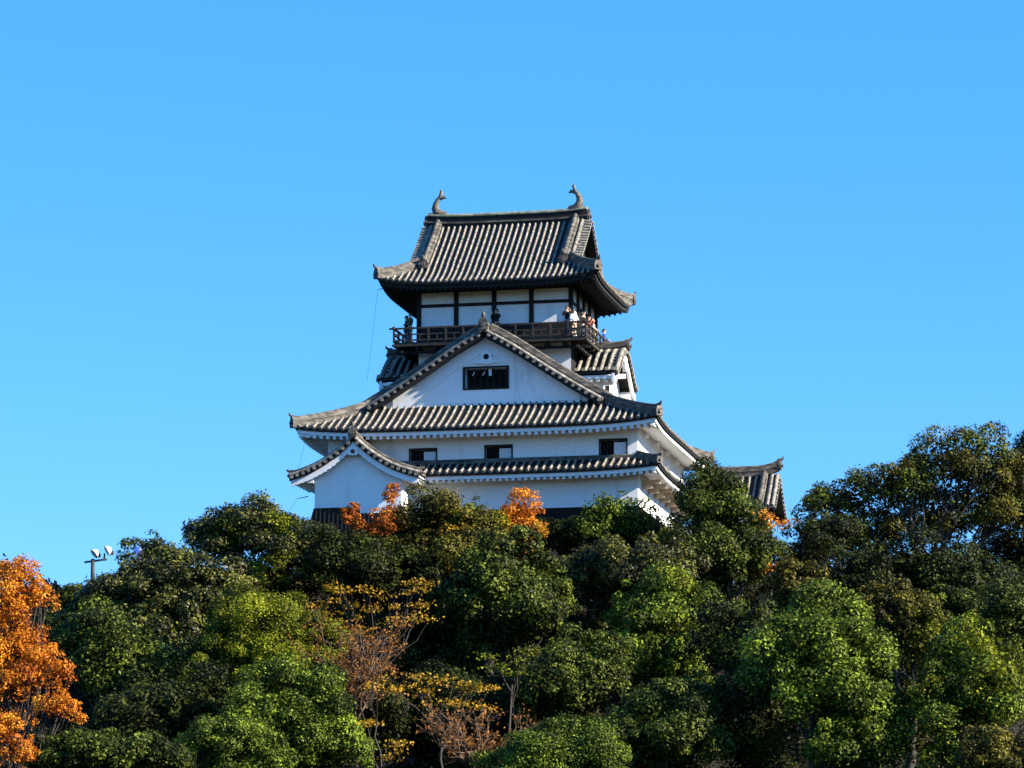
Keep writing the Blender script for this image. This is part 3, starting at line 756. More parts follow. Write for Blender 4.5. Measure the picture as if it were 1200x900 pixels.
m.hexa([np.array(p) for p in ((-10.3, TVF-.9, -5.5), (-9.0, TVF-.9, -5.5), (-9.0, 2, -5.5), (-10.3, 2, -5.5), (-9.0, TVF, -.135), (-8.9, TVF, -.135), (-8.9, 2, -.135), (-9.0, 2, -.135))])
for k in range(20):
    u = -8.85 + k*.25; zt = -.14 if u < -6.4 else -.5
    m.hexa([(u-.02, TVF-.39, -2.4), (u+.02, TVF-.39, -2.4), (u+.02, TVF-.3, -2.4), (u-.02, TVF-.3, -2.4), (u-.02, TVF-.06, zt), (u+.02, TVF-.06, zt), (u+.02, TVF+.02, zt), (u-.02, TVF+.02, zt)])
m.build('boarded_foot', BOARDS, tur)

# ------------------------------------------------------------------ gatehouse behind the right side of the keep
GO = np.array([12.2, 15.5, -1.7])
GDROP = np.array([0, 0, .65])
gate = empty('gatehouse', world(*GO), -A, 'small weathered gatehouse with a tiled gable roof, half hidden by the round evergreen', 'gatehouse')
class GMB(MB):
    def build(s, name, mats, parent=None):
        s.v = [tuple(np.array(p) - GO - GDROP) for p in s.v]; return super().build(name, mats, parent)
GV = 16.0; GA0, GA1 = 9.6, 14.45; GD = 2.4
GZp = [(0, 4.35), (.8, 3.55), (1.6, 2.80), (GD, 2.15)]
hz = lambda d: catmull(GZp, d)
gF = lambda d, a, z: np.array([a, GV-d, z]); gB = lambda d, a, z: np.array([a, GV+d, z])
m = GMB()
for mp in (gF, gB): gable_slope(m, mp, (0, GD), hz, GA0, GA1, GA1-.9)
gr = m.build('roof', TM, gate)
for mp, fb in ((gF, -1), (gB, 1)):
    for a, sg in ((GA1, 1), (GA0, -1)):
        m = GMB(); verge(m, mp, (.1, GD+.05), hz, a, sg, .3, 8, .3)
        ridge_run(m, [mp(d, a-sg*.85, hz(d)) for d in np.linspace(.2, GD, 8)], .4, .36)
        ridge_end(m, mp(GD, a-sg*.85, hz(GD)+.1), np.array([0, fb, 0]), .45, .4)
        m.build('gable_verge', TM, gr)
m = GMB()
pts = [np.array([a, GV, 4.35 + .30*((a-12)/2.4)**4]) for a in np.linspace(GA0, GA1, 12)]
ridge_run(m, pts, .42, .42)
for e, sg in ((pts[-1], 1), (pts[0], -1)): ridge_end(m, e+np.array([0, 0, .25]), (sg, 0, 0), .45, .5)
m.build('ridge', TM, gr)
m = GMB()
for fr in (right(GA1-.8), left(GA0+.8)): wall_under(m, fr, list(np.linspace(GV-1.5, GV+1.5, 13)), -2.5, lambda c: hz(abs(c-GV))-.1)
wall_rect(m, front(GV-1.5), GA0+.8, GA1-.8, -2.5, 2.75); wall_rect(m, back(GV+1.5), GA0+.8, GA1-.8, -2.5, 2.75)
m.build('wall', PLASTER, gate)
m = GMB()
for v in (GV-1.5, GV, GV+1.5): m.box((GA1-.86, v-.12, -2.5), (GA1-.70, v+.12, hz(abs(v-GV))-.15))
m.box((GA1-.85, GV-2.1, 2.2), (GA1-.60, GV+2.1, 2.45)); m.box((GA0+.7, GV-1.58, 2.4), (GA1-.7, GV-1.44, 2.6))
m.build('timber_frame', WOODGREY, gate)

# ------------------------------------------------------------------ lightning wires on thin iron arms
def wire(name, pts, r, label):
    m = MB(); m.tube(pts, r, 5); o = m.build(name, POLEM); return tag(o, label, 'wire')
a = world(-6.75, 3.0, 13.35); b = a + np.array([-.35, 0, -.05])
def lwire(a, dirx, end, label):
    t = empty('lightning_wire', a, 0, label, 'wire')
    loc = np.array(a)
    m = MB(); tip = np.array([dirx, 0, -.12]); m.tube([(0, 0, 0), tip], [.03, .018], 5); m.build('iron_arm', POLEM, t)
    m = MB(); e = np.array(end)-loc; m.tube([tip + (e-tip)*k/8 + np.array([0, 0, -.12*math.sin(math.pi*k/8)]) for k in range(9)], .007, 4); m.build('cable', POLEM, t)
lwire(world(-6.35, 3.2, 13.35), -.5, world(-7.9, 4.9, 8.2), 'thin cable hanging from an iron arm under the left eave of the top roof')
lwire(world(-9.5, -.6, 4.15), -.55, world(-10.5, -1.0, 1.8), 'thin cable from the iron arm under the main roof eave by the turret')
lwire(world(-4.75, 7.5, 12.0), -.55, world(-5.6, 7.5, 10.5), 'short cable on an iron arm beside the lookout wall over the dark visitors')
lwire(world(-9.7, -1.2, .75), -.6, world(-13.5, -1.5, -3.5), 'dark stay cable at the lowest left eave of the turret')

# ------------------------------------------------------------------ visitors on the balcony
def cloth(name, c): return simple(name, [(0.3, tuple(x*.75 for x in c)), (0.7, c)], 14, .9, 3)
SKIN = simple('skin', [(0.3, (.48, .30, .22)), (0.7, (.56, .36, .27))], 20, .55, 2)
HAIRM = {'black': simple('hair_black', [(0.3, (.008, .007, .007)), (0.7, (.02, .018, .016))], 30, .5), 'brown': simple('hair_brown', [(0.3, (.05, .02, .012)), (0.7, (.11, .05, .03))], 30, .5)}
def skinned(name, verts, edges, radii, mt, parent, root=0, lev=1):
    me = bpy.data.meshes.new(name); me.from_pydata([tuple(v) for v in verts], edges, []); o = bpy.data.objects.new(name, me); COL.objects.link(o)
    o.parent = parent; me.materials.append(mt)
    sk = o.modifiers.new('skin', 'SKIN'); sk.use_smooth_shade = True
    for i, r in enumerate(radii):
        d = me.skin_vertices[0].data[i]; d.radius = r if isinstance(r, tuple) else (r, r); d.use_root = (i == root)
    s = o.modifiers.new('subsurf', 'SUBSURF'); s.levels = lev; s.render_levels = lev
    return o
def person(u, v, face, label, jacket, trousers, hair='black', pose='camera', bag=None, h=1.68, z=10.06):
    p = empty('person', world(u, v, z), -A + face, label, 'person', 'visitors on the balcony'); h = h*1.07; k = h/1.66
    # facing -y in its own frame
    if pose == 'camera': eL, hL, eR, hR = (.27, -.10, 1.12), (.07, -.26, 1.47), (-.27, -.10, 1.12), (-.07, -.26, 1.47)
    elif pose == 'rail': eL, hL, eR, hR = (.28, -.06, 1.05), (.18, -.34, .98), (-.28, -.06, 1.05), (-.18, -.34, .98)
    else: eL, hL, eR, hR = (.26, .03, 1.08), (.24, -.08, .82), (-.26, .03, 1.08), (-.24, -.08, .82)
    mid = lambda a, b, t: tuple(a[i]+(b[i]-a[i])*t for i in range(3))
    V_ = [(0, 0, .88), (0, 0, 1.05), (0, 0, 1.24), (0, 0, 1.36), (0, 0, 1.44), (0, -.02, 1.52), (0, -.02, 1.60),
          (.17, 0, 1.33), eL, mid(eL, hL, .75), hL, (-.17, 0, 1.33), eR, mid(eR, hR, .75), hR,
          (.09, 0, .80), (.095, -.01, .46), (.095, .02, .08), (.10, -.12, .035), (-.09, 0, .80), (-.095, -.01, .46), (-.095, .02, .08), (-.10, -.12, .035),
          (0, -.115, 1.535)]
    E_ = [(0, 1), (1, 2), (2, 3), (3, 4), (4, 5), (5, 6), (3, 7), (7, 8), (8, 9), (9, 10), (3, 11), (11, 12), (12, 13), (13, 14), (0, 15), (15, 16), (16, 17), (17, 18), (0, 19), (19, 20), (20, 21), (21, 22), (5, 23)]
    R_ = [(.13, .10), (.12, .09), (.14, .10), (.10, .08), .052, (.078, .095), (.07, .085), .055, .042, .032, .038, .055, .042, .032, .038, .085, .058, .04, .035, .085, .058, .04, .035, .015]
    V_ = [tuple(c*k for c in x) for x in V_]
    body = skinned('person_body', V_, E_, R_, SKIN, p)
    body.name = 'body'
    ji = [0, 1, 2, 3, 7, 8, 9, 11, 12, 13]; mp = {i: n for n, i in enumerate(ji)}
    jr = [(.165, .135), (.155, .125), (.175, .135), (.12, .105), .085, .064, .052, .085, .064, .052]
    skinned('jacket', [V_[i] for i in ji], [(mp[a], mp[b]) for a, b in E_ if a in mp and b in mp], jr, jacket, p)
    ti = [0, 15, 16, 17, 19, 20, 21]; mp = {i: n for n, i in enumerate(ti)}
    skinned('trousers', [V_[i] for i in ti], [(mp[a], mp[b]) for a, b in E_ if a in mp and b in mp], [(.15, .12), .105, .078, .065, .105, .078, .065], trousers, p)
    m = MB()
    m.grid(lambda x, t: np.array([.098*math.sin(math.pi*t*.62)*math.cos(2*math.pi*x), .022 + .115*math.sin(math.pi*t*.62)*math.sin(2*math.pi*x) - .04*max(0, -math.sin(2*math.pi*x))*0, 1.535 + .135*math.cos(math.pi*t*.62) + (.07 if math.sin(2*math.pi*x) < -.3 else 0)*t*t])*k, 16, 6)
    m.build('hair', HAIRM[hair], p)
    for s_ in (-1, 1):
        m = MB(); m.tube([np.array([s_*.088, .0, 1.53])*k, np.array([s_*.105, .012, 1.565])*k], [.016, .02], 6); m.build('ear', SKIN, p)
    return p
NAVY = cloth('cloth_navy', (.02, .022, .035)); BLACKC = cloth('cloth_black', (.012, .012, .013)); WHITEC = cloth('cloth_white', (.7, .69, .66)); BEIGE = cloth('cloth_beige', (.5, .36, .24)); REDC = cloth('cloth_red', (.35, .06, .04)); BLUE = cloth('cloth_blue', (.02, .09, .55)); GREY = cloth('cloth_grey', (.12, .12, .13)); DENIM = cloth('cloth_denim', (.05, .07, .12)); CREAM = cloth('cloth_cream', (.62, .52, .40)); OLIVEC = cloth('cloth_olive', (.07, .07, .04))
cam1 = person(.14, 3.15, R(-25), 'person in a dark jacket raising both hands, beside the gable top on the balcony', BLACKC, DENIM, 'black', 'camera')
person(-4.98, 3.35, R(-40), 'person in dark clothes at the left end of the balcony, nearer the wall', OLIVEC, GREY, 'black', 'rail')
person(-5.3, 3.75, R(-70), 'person in black half hidden behind another visitor at the left end of the balcony', BLACKC, DENIM, 'black', 'stand', h=1.6)
person(4.22, 3.2, R(25), 'person in a dark jacket raising hands by the front right corner post of the lookout', BLACKC, GREY, 'brown', 'camera')
person(4.62, 3.05, R(45), 'person in a white top leaning on the front rail near the right corner', WHITEC, BEIGE, 'brown', 'rail', h=1.42)
person(4.85, 4.9, R(75), 'person in black facing the right side rail just round the balcony corner', BLACKC, DENIM, 'black', 'stand', h=1.68)
person(4.92, 6.1, R(85), 'person in a red top in the doorway crowd on the right side of the balcony', REDC, GREY, 'black', 'camera', h=1.62)
person(4.98, 7.0, R(90), 'person in a cream jacket at the right side rail of the balcony', CREAM, BEIGE, 'brown', 'rail', h=1.62)
person(5.0, 10.4, R(95), 'person in a bright blue jacket at the far right end of the balcony', BLUE, DENIM, 'black', 'rail', h=1.62)
m = MB()   # white shoulder bag beside the camera person on the right
m.grid(lambda x, t: np.array([.16*math.cos(2*math.pi*x)*(.75+.35*t)*math.sin(math.pi*min(1, t+.12))**.5, .08*math.sin(2*math.pi*x)*(.8+.3*t), .36*(1-t)]), 12, 6)
m.tube([(-.12, 0, .34), (-.08, -.02, .62), (.08, -.02, .62), (.12, 0, .34)], .012, 5)
bg_ = m.build('shoulder_bag', WHITEC); bg_.location = tuple(world(4.50, 2.98, 10.75)); tag(bg_, 'white shoulder bag carried by a visitor at the right corner of the balcony', 'bag')

# ------------------------------------------------------------------ floodlights on the ridge of the wood
def lampmesh(parent, loc, d, mt):
    m = MB(); d = np.array(d, float); d /= np.linalg.norm(d)
    m.lathe(loc, d, [(-.20, .0), (-.19, .08), (-.13, .17), (-.02, .24), (.08, .27), (.09, .28), (.08, .25), (.0, .18)], 16)
    lp = m.build('lamp_head', mt, parent)
    m = MB(); m.lathe(loc, d, [(.06, .245), (.065, 0)], 16); m.build('glass', simple('lamp_glass', [(0.3, (.5, .52, .55)), (.7, (.6, .62, .65))], 3, .1, 2, None, 0, .5), lp)
    m = MB(); m.tube([np.array(loc)-d*.2, np.array(loc)-d*.2+np.array([0, 0, -.2])], .05, 6); m.box(np.array(loc)-d*.2+(-.12, -.1, -.34), np.array(loc)-d*.2+(.12, .1, -.14)); m.build('bracket', POLEM, lp)
mp0 = at(108, 700, 203.6); mast = empty('floodlight_mast', (mp0[0], mp0[1], float(hill(mp0[0], mp0[1]))), 0, 'dark floodlight mast with two white round lamps above the trees on the left', 'floodlight')
zt = at(108, 655, 203.6)[2] - mast.location.z
m = MB(); m.tube([(0, 0, -.5), (0, 0, zt)], [.13, .10], 8); m.build('pole', POLEM, mast)
m = MB(); m.bar((-.45, 0, zt-.18), (.75, 0, zt-.02), .10, .10); m.tube([(.6, 0, zt-.1), (.62, 0, zt+.3)], .05, 6); m.build('crossarm', POLEM, mast)
lampmesh(mast, np.array([.14, -.1, zt+.30]), (-.62, -.30, -.55), METAL)
lampmesh(mast, np.array([.82, -.1, zt+.46]), (-.75, -.25, -.42), METAL)
bp = at(163, 645, 206.3); fl = empty('floodlight_mast', (bp[0], bp[1], float(hill(bp[0], bp[1]))), 0, 'blue floodlight showing between the leaves at the top of the big left tree', 'floodlight')
zt = bp[2] - fl.location.z
m = MB(); m.tube([(0, 0, -.5), (0, 0, zt-.3)], [.12, .09], 8); m.build('pole', POLEM, fl)
lampmesh(fl, np.array([0, 0, zt]), (-.6, .45, -.5), BLUEMETAL)

# ------------------------------------------------------------------ trees: tapered trunk with limbs, crown of leaf-sized faces in clumps
rng = np.random.default_rng(7)
def unit(n):
    v = rng.normal(size=(n, 3)); return v / np.linalg.norm(v, axis=1, keepdims=True)
def leaf_mesh(name, P, N, size, tint, mt, parent, aspect=.55):
    """one four-cornered leaf per point"""
    n = len(P)
    N = N / np.linalg.norm(N, axis=1, keepdims=True)
    a = np.cross(N, rng.normal(size=(n, 3))); a /= np.linalg.norm(a, axis=1, keepdims=True); b = np.cross(N, a)
    L = size[:, None]
    v = np.empty((n, 4, 3))
    v[:, 0] = P - a*L*.5; v[:, 1] = P + b*L*aspect*.5 - a*L*.05 - N*L*.06; v[:, 2] = P + a*L*.5 - N*L*.10; v[:, 3] = P - b*L*aspect*.5 - a*L*.05 - N*L*.06
    me = bpy.data.meshes.new(name)
    me.vertices.add(n*4); me.vertices.foreach_set('co', v.reshape(-1).astype(np.float32))
    me.loops.add(n*4); me.loops.foreach_set('vertex_index', np.arange(n*4, dtype=np.int32))
    me.polygons.add(n); me.polygons.foreach_set('loop_start', np.arange(0, n*4, 4, dtype=np.int32)); me.polygons.foreach_set('loop_total', np.full(n, 4, dtype=np.int32))
    at_ = me.attributes.new('tint', 'FLOAT', 'FACE'); at_.data.foreach_set('value', np.clip(tint, 0, 1).astype(np.float32))
    me.materials.append(mt); me.update()
    o = bpy.data.objects.new(name, me); COL.objects.link(o); o.parent = parent
    return o
def crown_points(ells, dens=1.0, sub=(.7, 1.25), cover=1.0, leaf=.2, seed_up=.35):
    """ells: list of (centre, radii). returns points, normals, tints, and the clump centres"""
    PP, NN, TT, CC, SS = [], [], [], [], []
    for c, r in ells:
        c = np.array(c); r = np.array(r)
        rm = r.mean(); rs_hi = min(sub[1], .55*r.min()); rs_lo = min(sub[0], .7*rs_hi)
        area = 4*math.pi*((r[0]*r[1])**1.6/3 + (r[0]*r[2])**1.6/3 + (r[1]*r[2])**1.6/3)**(1/1.6)
        ns = max(4, int(cover*1.15*area/(math.pi*((rs_lo+rs_hi)/2)**2)))
        d = unit(ns*3); keep_ = (d[:, 2] > -.55) & ((d[:, 1] < .45) | (rng.random(ns*3) < .35)); d = d[keep_][:ns]
        rad = 1.02 - .42*rng.random(len(d))**1.4 + .13*(rng.random(len(d)) < .12); ph = rng.uniform(0, 6.28, 3)
        lump = 1 + .24*np.sin(3.1*d[:, 0] + ph[0])*np.sin(2.7*d[:, 2] + ph[1]) + .13*np.sin(5.3*d[:, 0] + 4.1*d[:, 2] + ph[2])
        sc_ = c + d*r*(rad*lump)[:, None]
        # a few loose sprays reach out beyond the outline
        nx_ = max(3, int(len(d)*.65)); de = unit(nx_); de[:, 2] = np.abs(de[:, 2])*.9 - .15
        sc_ = np.concatenate([sc_, c + de*r*rng.uniform(.98, 1.27, nx_)[:, None]]); d = np.concatenate([d, de])
        rs = rs_lo*.75 + (rs_hi*1.15 - rs_lo*.75)*rng.random(len(d))**1.5
        rs[-nx_:] = rng.uniform(.22, .42, nx_)*min(1, rm/1.5)
        tb = rng.normal(.48, .17, len(d))
        for k in range(len(d)):
            n = int(dens*9.5*rs[k]**2/(leaf*leaf*.30))
            u = unit(n); out = d[k]*.5 + np.array([0, 0, seed_up])
            kp = (u @ (out/np.linalg.norm(out))) > rng.uniform(-.75, .35, n); u = u[kp]; n = len(u)
            q = rng.uniform(.45, 1.0, n)**.6 * rng.normal(1, .10, n)
            P = sc_[k] + u*q[:, None]*rs[k]*np.array([1.08, 1.08, .85])
            PP.append(P); NN.append(u*.75 + d[k]*.25 + np.array([0, 0, .30]) + rng.normal(size=(n, 3))*.5)
            TT.append(tb[k] + rng.normal(0, .27, n)); CC.append(sc_[k]); SS.append(np.full(n, leaf))
        # loose inner leaves so that the crown is not hollow
        n = int(1.15*min(1, dens)**2*area/(leaf*leaf))
        P = c + unit(n)*r*(rng.uniform(.15, .80, n)[:, None]); PP.append(P); NN.append(rng.normal(size=(n, 3)) + np.array([0, 0, .6])); TT.append(rng.normal(.45, .2, n)); SS.append(np.full(n, leaf*1.8))
    return np.concatenate(PP), np.concatenate(NN), np.concatenate(TT), np.concatenate(SS)
def limb(m, a, b, r0, r1, wob=.12, n=5):
    a = np.array(a); b = np.array(b); L = np.linalg.norm(b-a)
    pts = [a + (b-a)*t + (rng.normal(size=3)*wob*L*.25 if 0 < t < 1 else 0) + np.array([0, 0, -.10*L*math.sin(math.pi*t)]) for t in np.linspace(0, 1, n)]
    m.tube(pts, list(np.linspace(r0, r1, n)), 6); return pts
def tree(kind, label, px, Y, leafm, dens=1.0, leaf=.20, bark=BARK, sub=(.7, 1.25), cover=1.0, trunk_r=None, deep=.85, group=None, limbs=9, twigs=False, cat='tree', skirt=True, accent=None):
    """px: list of (cx, cy, rx, ry) outlines of the crown's lobes as seen in the plan view of the picture, at distance Y"""
    s = Y/F; leaf = leaf*.84
    ells = []
    for e in px:
        cx, cy, rx, ry = e[:4]; dy = e[4] if len(e) > 4 else 0
        c = at(cx, cy, Y+dy); ells.append((c, (rx*s, min(rx, ry*1.3)*s*deep, ry*s)))
    # the trunk stands under the middle of the crown
    wts = np.array([e[1][0]*e[1][2] for e in ells]); cen = sum(w_*e[0] for w_, e in zip(wts, ells))/wts.sum()
    gz_ = float(hill(cen[0], cen[1])); base = np.array([cen[0], cen[1], gz_])
    t = empty(kind, base, 0, label, cat, group)
    low = min(c[2]-r[2]*.5 for c, r in ells)
    if skirt and low - gz_ > 1.0:      # lower boughs down towards the ground
        wd = max(e[1][0] for e in ells)
        ells.append((np.array([cen[0] + rng.normal(0, .3), cen[1] + .9, (low*.55 + gz_*.45)]), np.array([wd*.8, wd*.6, max(.9, (low-gz_)*.5)])))
    P, N, T, Z0 = crown_points([(c-base, r) for c, r in ells], dens, sub, cover, leaf)
    size = Z0*rng.uniform(.65, 1.35, len(P))
    m = MB()
    topz = max(c[2]+r[2]*.4 for c, r in ells) - gz_
    lowz = min(c[2]-r[2]*.6 for c, r in ells) - gz_
    fork = np.array([rng.normal(0, .2), rng.normal(0, .2), max(.5, min(lowz, topz*.5))])
    tr = trunk_r or .05 + .022*topz
    m.tube([(0, 0, -.6), fork*.3, fork*.7 + np.array([.08, 0, 0]), fork], [tr*1.5, tr*1.1, tr, tr*.85], 8)
    for c, r in ells:
        e = c-base; mid_ = limb(m, fork, e, tr*.75, tr*.35)
        for k in range(limbs):
            d = unit(1)[0]; d[2] = abs(d[2])*.8
            p2 = limb(m, mid_[rng.integers(2, 5)], e + d*r*.88, tr*.30, tr*.07)
            if twigs:
                for q in range(twigs):
                    d2 = d + rng.normal(size=3)*.45; a0 = p2[rng.integers(1, 5)]
                    p3 = limb(m, a0, e + d2/np.linalg.norm(d2)*r*rng.uniform(.8, 1.08), tr*.12, tr*.03, .15, 4)
    m.build('trunk', bark, t)
    if accent:      # boughs that have turned
        am, fr = accent; q = np.sin(P[:, 0]*1.7 + 1.1*np.sin(P[:, 2]*1.3)) + np.sin(P[:, 2]*2.1 + P[:, 1]) + .5*P[:, 0]/max(e[1][0] for e in ells) + rng.normal(0, .45, len(P))
        hit = q > np.quantile(q, 1-fr)
        leaf_mesh('turned_leaves', P[hit], N[hit], size[hit], T[hit], LEAF[am], t)
        P, N, size, T = P[~hit], N[~hit], size[~hit], T[~hit]
    leaf_mesh('crown', P, N, size, T, LEAF[leafm], t)
    return t
def bare_tree(kind, label, px, Y, leafm, bark=TWIG, n1=10, n2=7, n3=5, nleaf=500, leaf=.16, group=None, cat='tree'):
    """fan of fine bare branches with a few leaves left on"""
    cx, cy, rx, ry = px; s = Y/F; c = at(cx, cy+ry, Y); gz_ = float(hill(c[0], c[1])); base = np.array([c[0], c[1], gz_])
    t = empty(kind, base, 0, label, cat, group); m = MB(); tw = MB()
    h0 = max(.3, c[2]-gz_); W, Hh = rx*s, 2*ry*s
    f0 = np.array([0, 0, h0]); m.tube([(0, 0, -.5), (0, 0, h0*.5), f0], [.16, .12, .10], 7)
    tips = []
    for i in range(n1):
        ang = rng.uniform(-1, 1); e = f0 + np.array([ang*W*.8, rng.normal(0, .35)*W, Hh*rng.uniform(.45, .85)*(1-.25*abs(ang))])
        p = limb(m, f0, e, .065, .02, .2, 7)
        for j in range(n2):
            a0 = p[rng.integers(2, 7)]; d = np.array([ang*.7 + rng.normal(0, .5), rng.normal(0, .5), rng.uniform(.25, 1.2)]); d /= np.linalg.norm(d)
            p2 = limb(tw, a0, a0 + d*Hh*rng.uniform(.14, .30), .022, .009, .25, 5)
            tips.append(p2[-1])
            for k in range(n3):
                a1 = p2[rng.integers(1, 5)]; d2 = d + rng.normal(size=3)*.5; d2 /= np.linalg.norm(d2)
                p3 = limb(tw, a1, a1 + d2*Hh*rng.uniform(.06, .15), .010, .005, .2, 3); tips.append(p3[-1])
    m.build('trunk', bark, t); tw.build('twigs', bark, t)
    tips = np.array(tips); idx = rng.integers(0, len(tips), nleaf); P = tips[idx] + rng.normal(0, .10, (nleaf, 3))
    leaf_mesh('leaves', P, rng.normal(size=(nleaf, 3)) + np.array([0, -.2, .8]), leaf*rng.uniform(.6, 1.3, nleaf), rng.normal(.5, .25, nleaf), LEAF[leafm], t)
    return t
def layered_tree(kind, label, sprays, Y, leafm, leaf=.17, n=260, trunk_px=None, bark=BARK, group=None, cat='tree'):
    """maple-like: flat sprays of leaves on thin boughs with gaps between; sprays = (cx, cy, rx, ry)"""
    s = Y/F; cx = trunk_px or np.mean([q[0] for q in sprays]); cy = max(q[1] for q in sprays)
    c = at(cx, cy, Y); gz_ = float(hill(c[0], c[1])); base = np.array([c[0], c[1], gz_]); t = empty(kind, base, 0, label, cat, group)
    m = MB(); PP = []
    low = max(.6, c[2]-gz_-.5); m.tube([(0, 0, -.5), (.18, .1, low*.3), (-.15, 0, low*.62), (0, 0, low)], [.11, .08, .065, .05], 7)
    for (x, y, rx, ry) in sprays:
        e = at(x, y, Y + rng.normal(0, .9)) - base
        p = limb(m, (0, 0, low*rng.uniform(.7, 1)), e, .045, .012, .15, 6)
        k = max(3, int(rx*ry/45))
        for i in range(k):
            cc = e + np.array([rng.uniform(-1, 1)*rx*s, rng.normal(0, .6)*rx*s*.6, rng.uniform(-1, 1)*ry*s*.8])
            limb(m, p[rng.integers(3, 6)], cc, .012, .005, .1, 3)
            q = int(n*rng.uniform(.5, 1.3)/4); PP.append(cc + rng.normal(size=(q, 3))*np.array([.30, .30, .09]))
    m.build('trunk', bark, t); P = np.concatenate(PP)
    leaf_mesh('leaves', P, rng.normal(size=(len(P), 3))*.7 + np.array([0, -.25, 1]), leaf*rng.uniform(.6, 1.35, len(P)), rng.normal(.5, .22, len(P)), LEAF[leafm], t, .75)
    return t

# --- right of the keep
tree('broadleaf_tree', 'tallest dark spreading tree at the right, bare grey limbs showing through its crown', [(1130, 545, 62, 42), (1050, 570, 45, 30, -1), (990, 590, 45, 26), (1100, 610, 60, 34, 1.5), (1010, 632, 55, 28, 1), (1175, 590, 40, 50, 1)], 222, 'mid', .72, .20, BARK, (.45, .9), .78, .26, 1.0, None, 14, 3, accent=('olive', .35))
tree('broadleaf_tree', 'dark tree cut off by the right frame edge, beside the tallest spreading tree', [(1215, 570, 45, 66), (1200, 660, 50, 50)], 226, 'deep', .9)
tree('broadleaf_tree', 'olive topped round tree between the tallest tree and the gatehouse roof', [(968, 634, 40, 32), (940, 662, 32, 28)], 216, 'deep', .8, .2)
tree('evergreen_tree', 'round dense evergreen standing before the right corner of the keep, hiding the gatehouse', [(840, 604, 46, 46), (832, 652, 56, 48, -1), (876, 650, 36, 36, -1)], 204.5, 'mid', 1., .19)
layered_tree('maple_sapling', 'small orange maple peeping out right of the round evergreen, below the gatehouse', [(903, 604, 12, 7), (912, 612, 10, 6), (896, 616, 8, 7), (908, 662, 9, 8)], 203, 'orange', .17, 150)
tree('broadleaf_tree', 'small olive yellow tree below and right of the round evergreen', [(938, 690, 32, 34), (955, 712, 30, 30)], 199, 'olive', .9)
tree('evergreen_tree', 'large bright green tree in the lower right, light on its upper left domes', [(968, 735, 48, 44), (985, 800, 60, 58, -2), (940, 790, 55, 60, -1), (1000, 870, 52, 50, -3)], 181, 'bright', 1., .21)
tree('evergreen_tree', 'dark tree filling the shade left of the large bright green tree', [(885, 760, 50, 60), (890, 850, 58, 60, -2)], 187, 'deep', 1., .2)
tree('broadleaf_tree', 'slim olive tree with a brown trunk between the two bright trees at lower right', [(1062, 728, 46, 30), (1040, 705, 36, 22), (1085, 760, 30, 28)], 194, 'olive', .75, .2, BARK, (.55, .95), .75, accent=('lime', .2))
tree('broadleaf_tree', 'yellow green tree low at the right, its crown in many small lit clumps', [(1140, 770, 52, 46), (1165, 815, 55, 50, -2), (1105, 830, 40, 46, -2), (1120, 880, 46, 40, -3)], 180, 'bright', .85, .2, BARK, (.6, 1.), .85, accent=('lime', .45))
tree('evergreen_tree', 'dark green tree at the right frame edge above the yellow green tree', [(1185, 722, 42, 34), (1120, 720, 40, 30, 4)], 198, 'mid', .9)
tree('shrub', 'olive bush in the bottom right corner', [(1172, 890, 48, 34)], 168, 'olive', 1., .18, cat='shrub')
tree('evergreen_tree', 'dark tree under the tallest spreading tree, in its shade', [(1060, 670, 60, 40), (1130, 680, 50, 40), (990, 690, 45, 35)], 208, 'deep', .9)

# --- below the keep
tree('sapling', 'thin light green sapling against the black foot of the keep, near its right corner', [(712, 602, 26, 24), (745, 612, 30, 24, .5), (690, 620, 26, 22)], 205.5, 'bright', .55, .17, BARK, (.4, .7), .75)
tree('broadleaf_tree', 'dark olive tree just below the saplings at the foot of the keep', [(690, 680, 42, 34), (745, 672, 45, 34, -1), (790, 660, 34, 30)], 201, 'glossy', .9)
tree('broadleaf_tree', 'sunlit yellow green tree in the middle right, its crown leaning to the right', [(775, 715, 58, 42), (808, 740, 48, 46, -1), (760, 770, 50, 42, -2)], 193, 'bright', 1., .19, accent=('lime', .2))
tree('evergreen_tree', 'shaded tree with a pale lit top left of the sunlit yellow green tree', [(690, 770, 48, 34), (670, 810, 55, 44, -1)], 188, 'mid', .9)
tree('evergreen_tree', 'low shaded tree under the sunlit yellow green tree', [(800, 830, 60, 36), (770, 865, 60, 46, -2)], 182, 'mid', .9)
tree('camphor_tree', 'big rounded glossy tree centred below the black foot of the keep', [(592, 672, 58, 42), (615, 715, 52, 48, -1), (560, 715, 44, 50, -1)], 199, 'mid', 1.05, .23)
tree('shrub', 'round sunlit bush at the bottom centre of the wood', [(655, 893, 74, 40), (620, 905, 46, 36)], 167, 'bright', 1.1, .15, cat='shrub')
tree('maple_tree', 'bright orange maple in front of the black foot at the middle of the keep', [(612, 598, 20, 24), (620, 622, 20, 16), (596, 616, 16, 18)], 204.5, 'orange', .6, .15, BARK, (.3, .5), .75, .08, accent=('yellow', .12))
tree('broadleaf_tree', 'yellow tinged green tree with its top before the turret\'s right wall', [(505, 608, 40, 36), (480, 650, 44, 36), (535, 645, 42, 40, -1)], 204, 'olive', .8, .18, BARK, (.5, .9), .9, accent=('yellow', .05))
tree('shrub', 'yellow green leafy shrub between the orange maple and the yellow tinged tree', [(556, 610, 22, 18), (576, 622, 20, 20)], 203.5, 'lime', .7, .18, BARK, (.4, .65), .9, cat='shrub', accent=('yellow', .25))
tree('maple_sapling', 'slim orange red maple sapling under the turret gable', [(411, 606, 10, 17), (424, 620, 11, 10)], 203, 'red', .75, .16, BARK, (.3, .45), .9, .06)
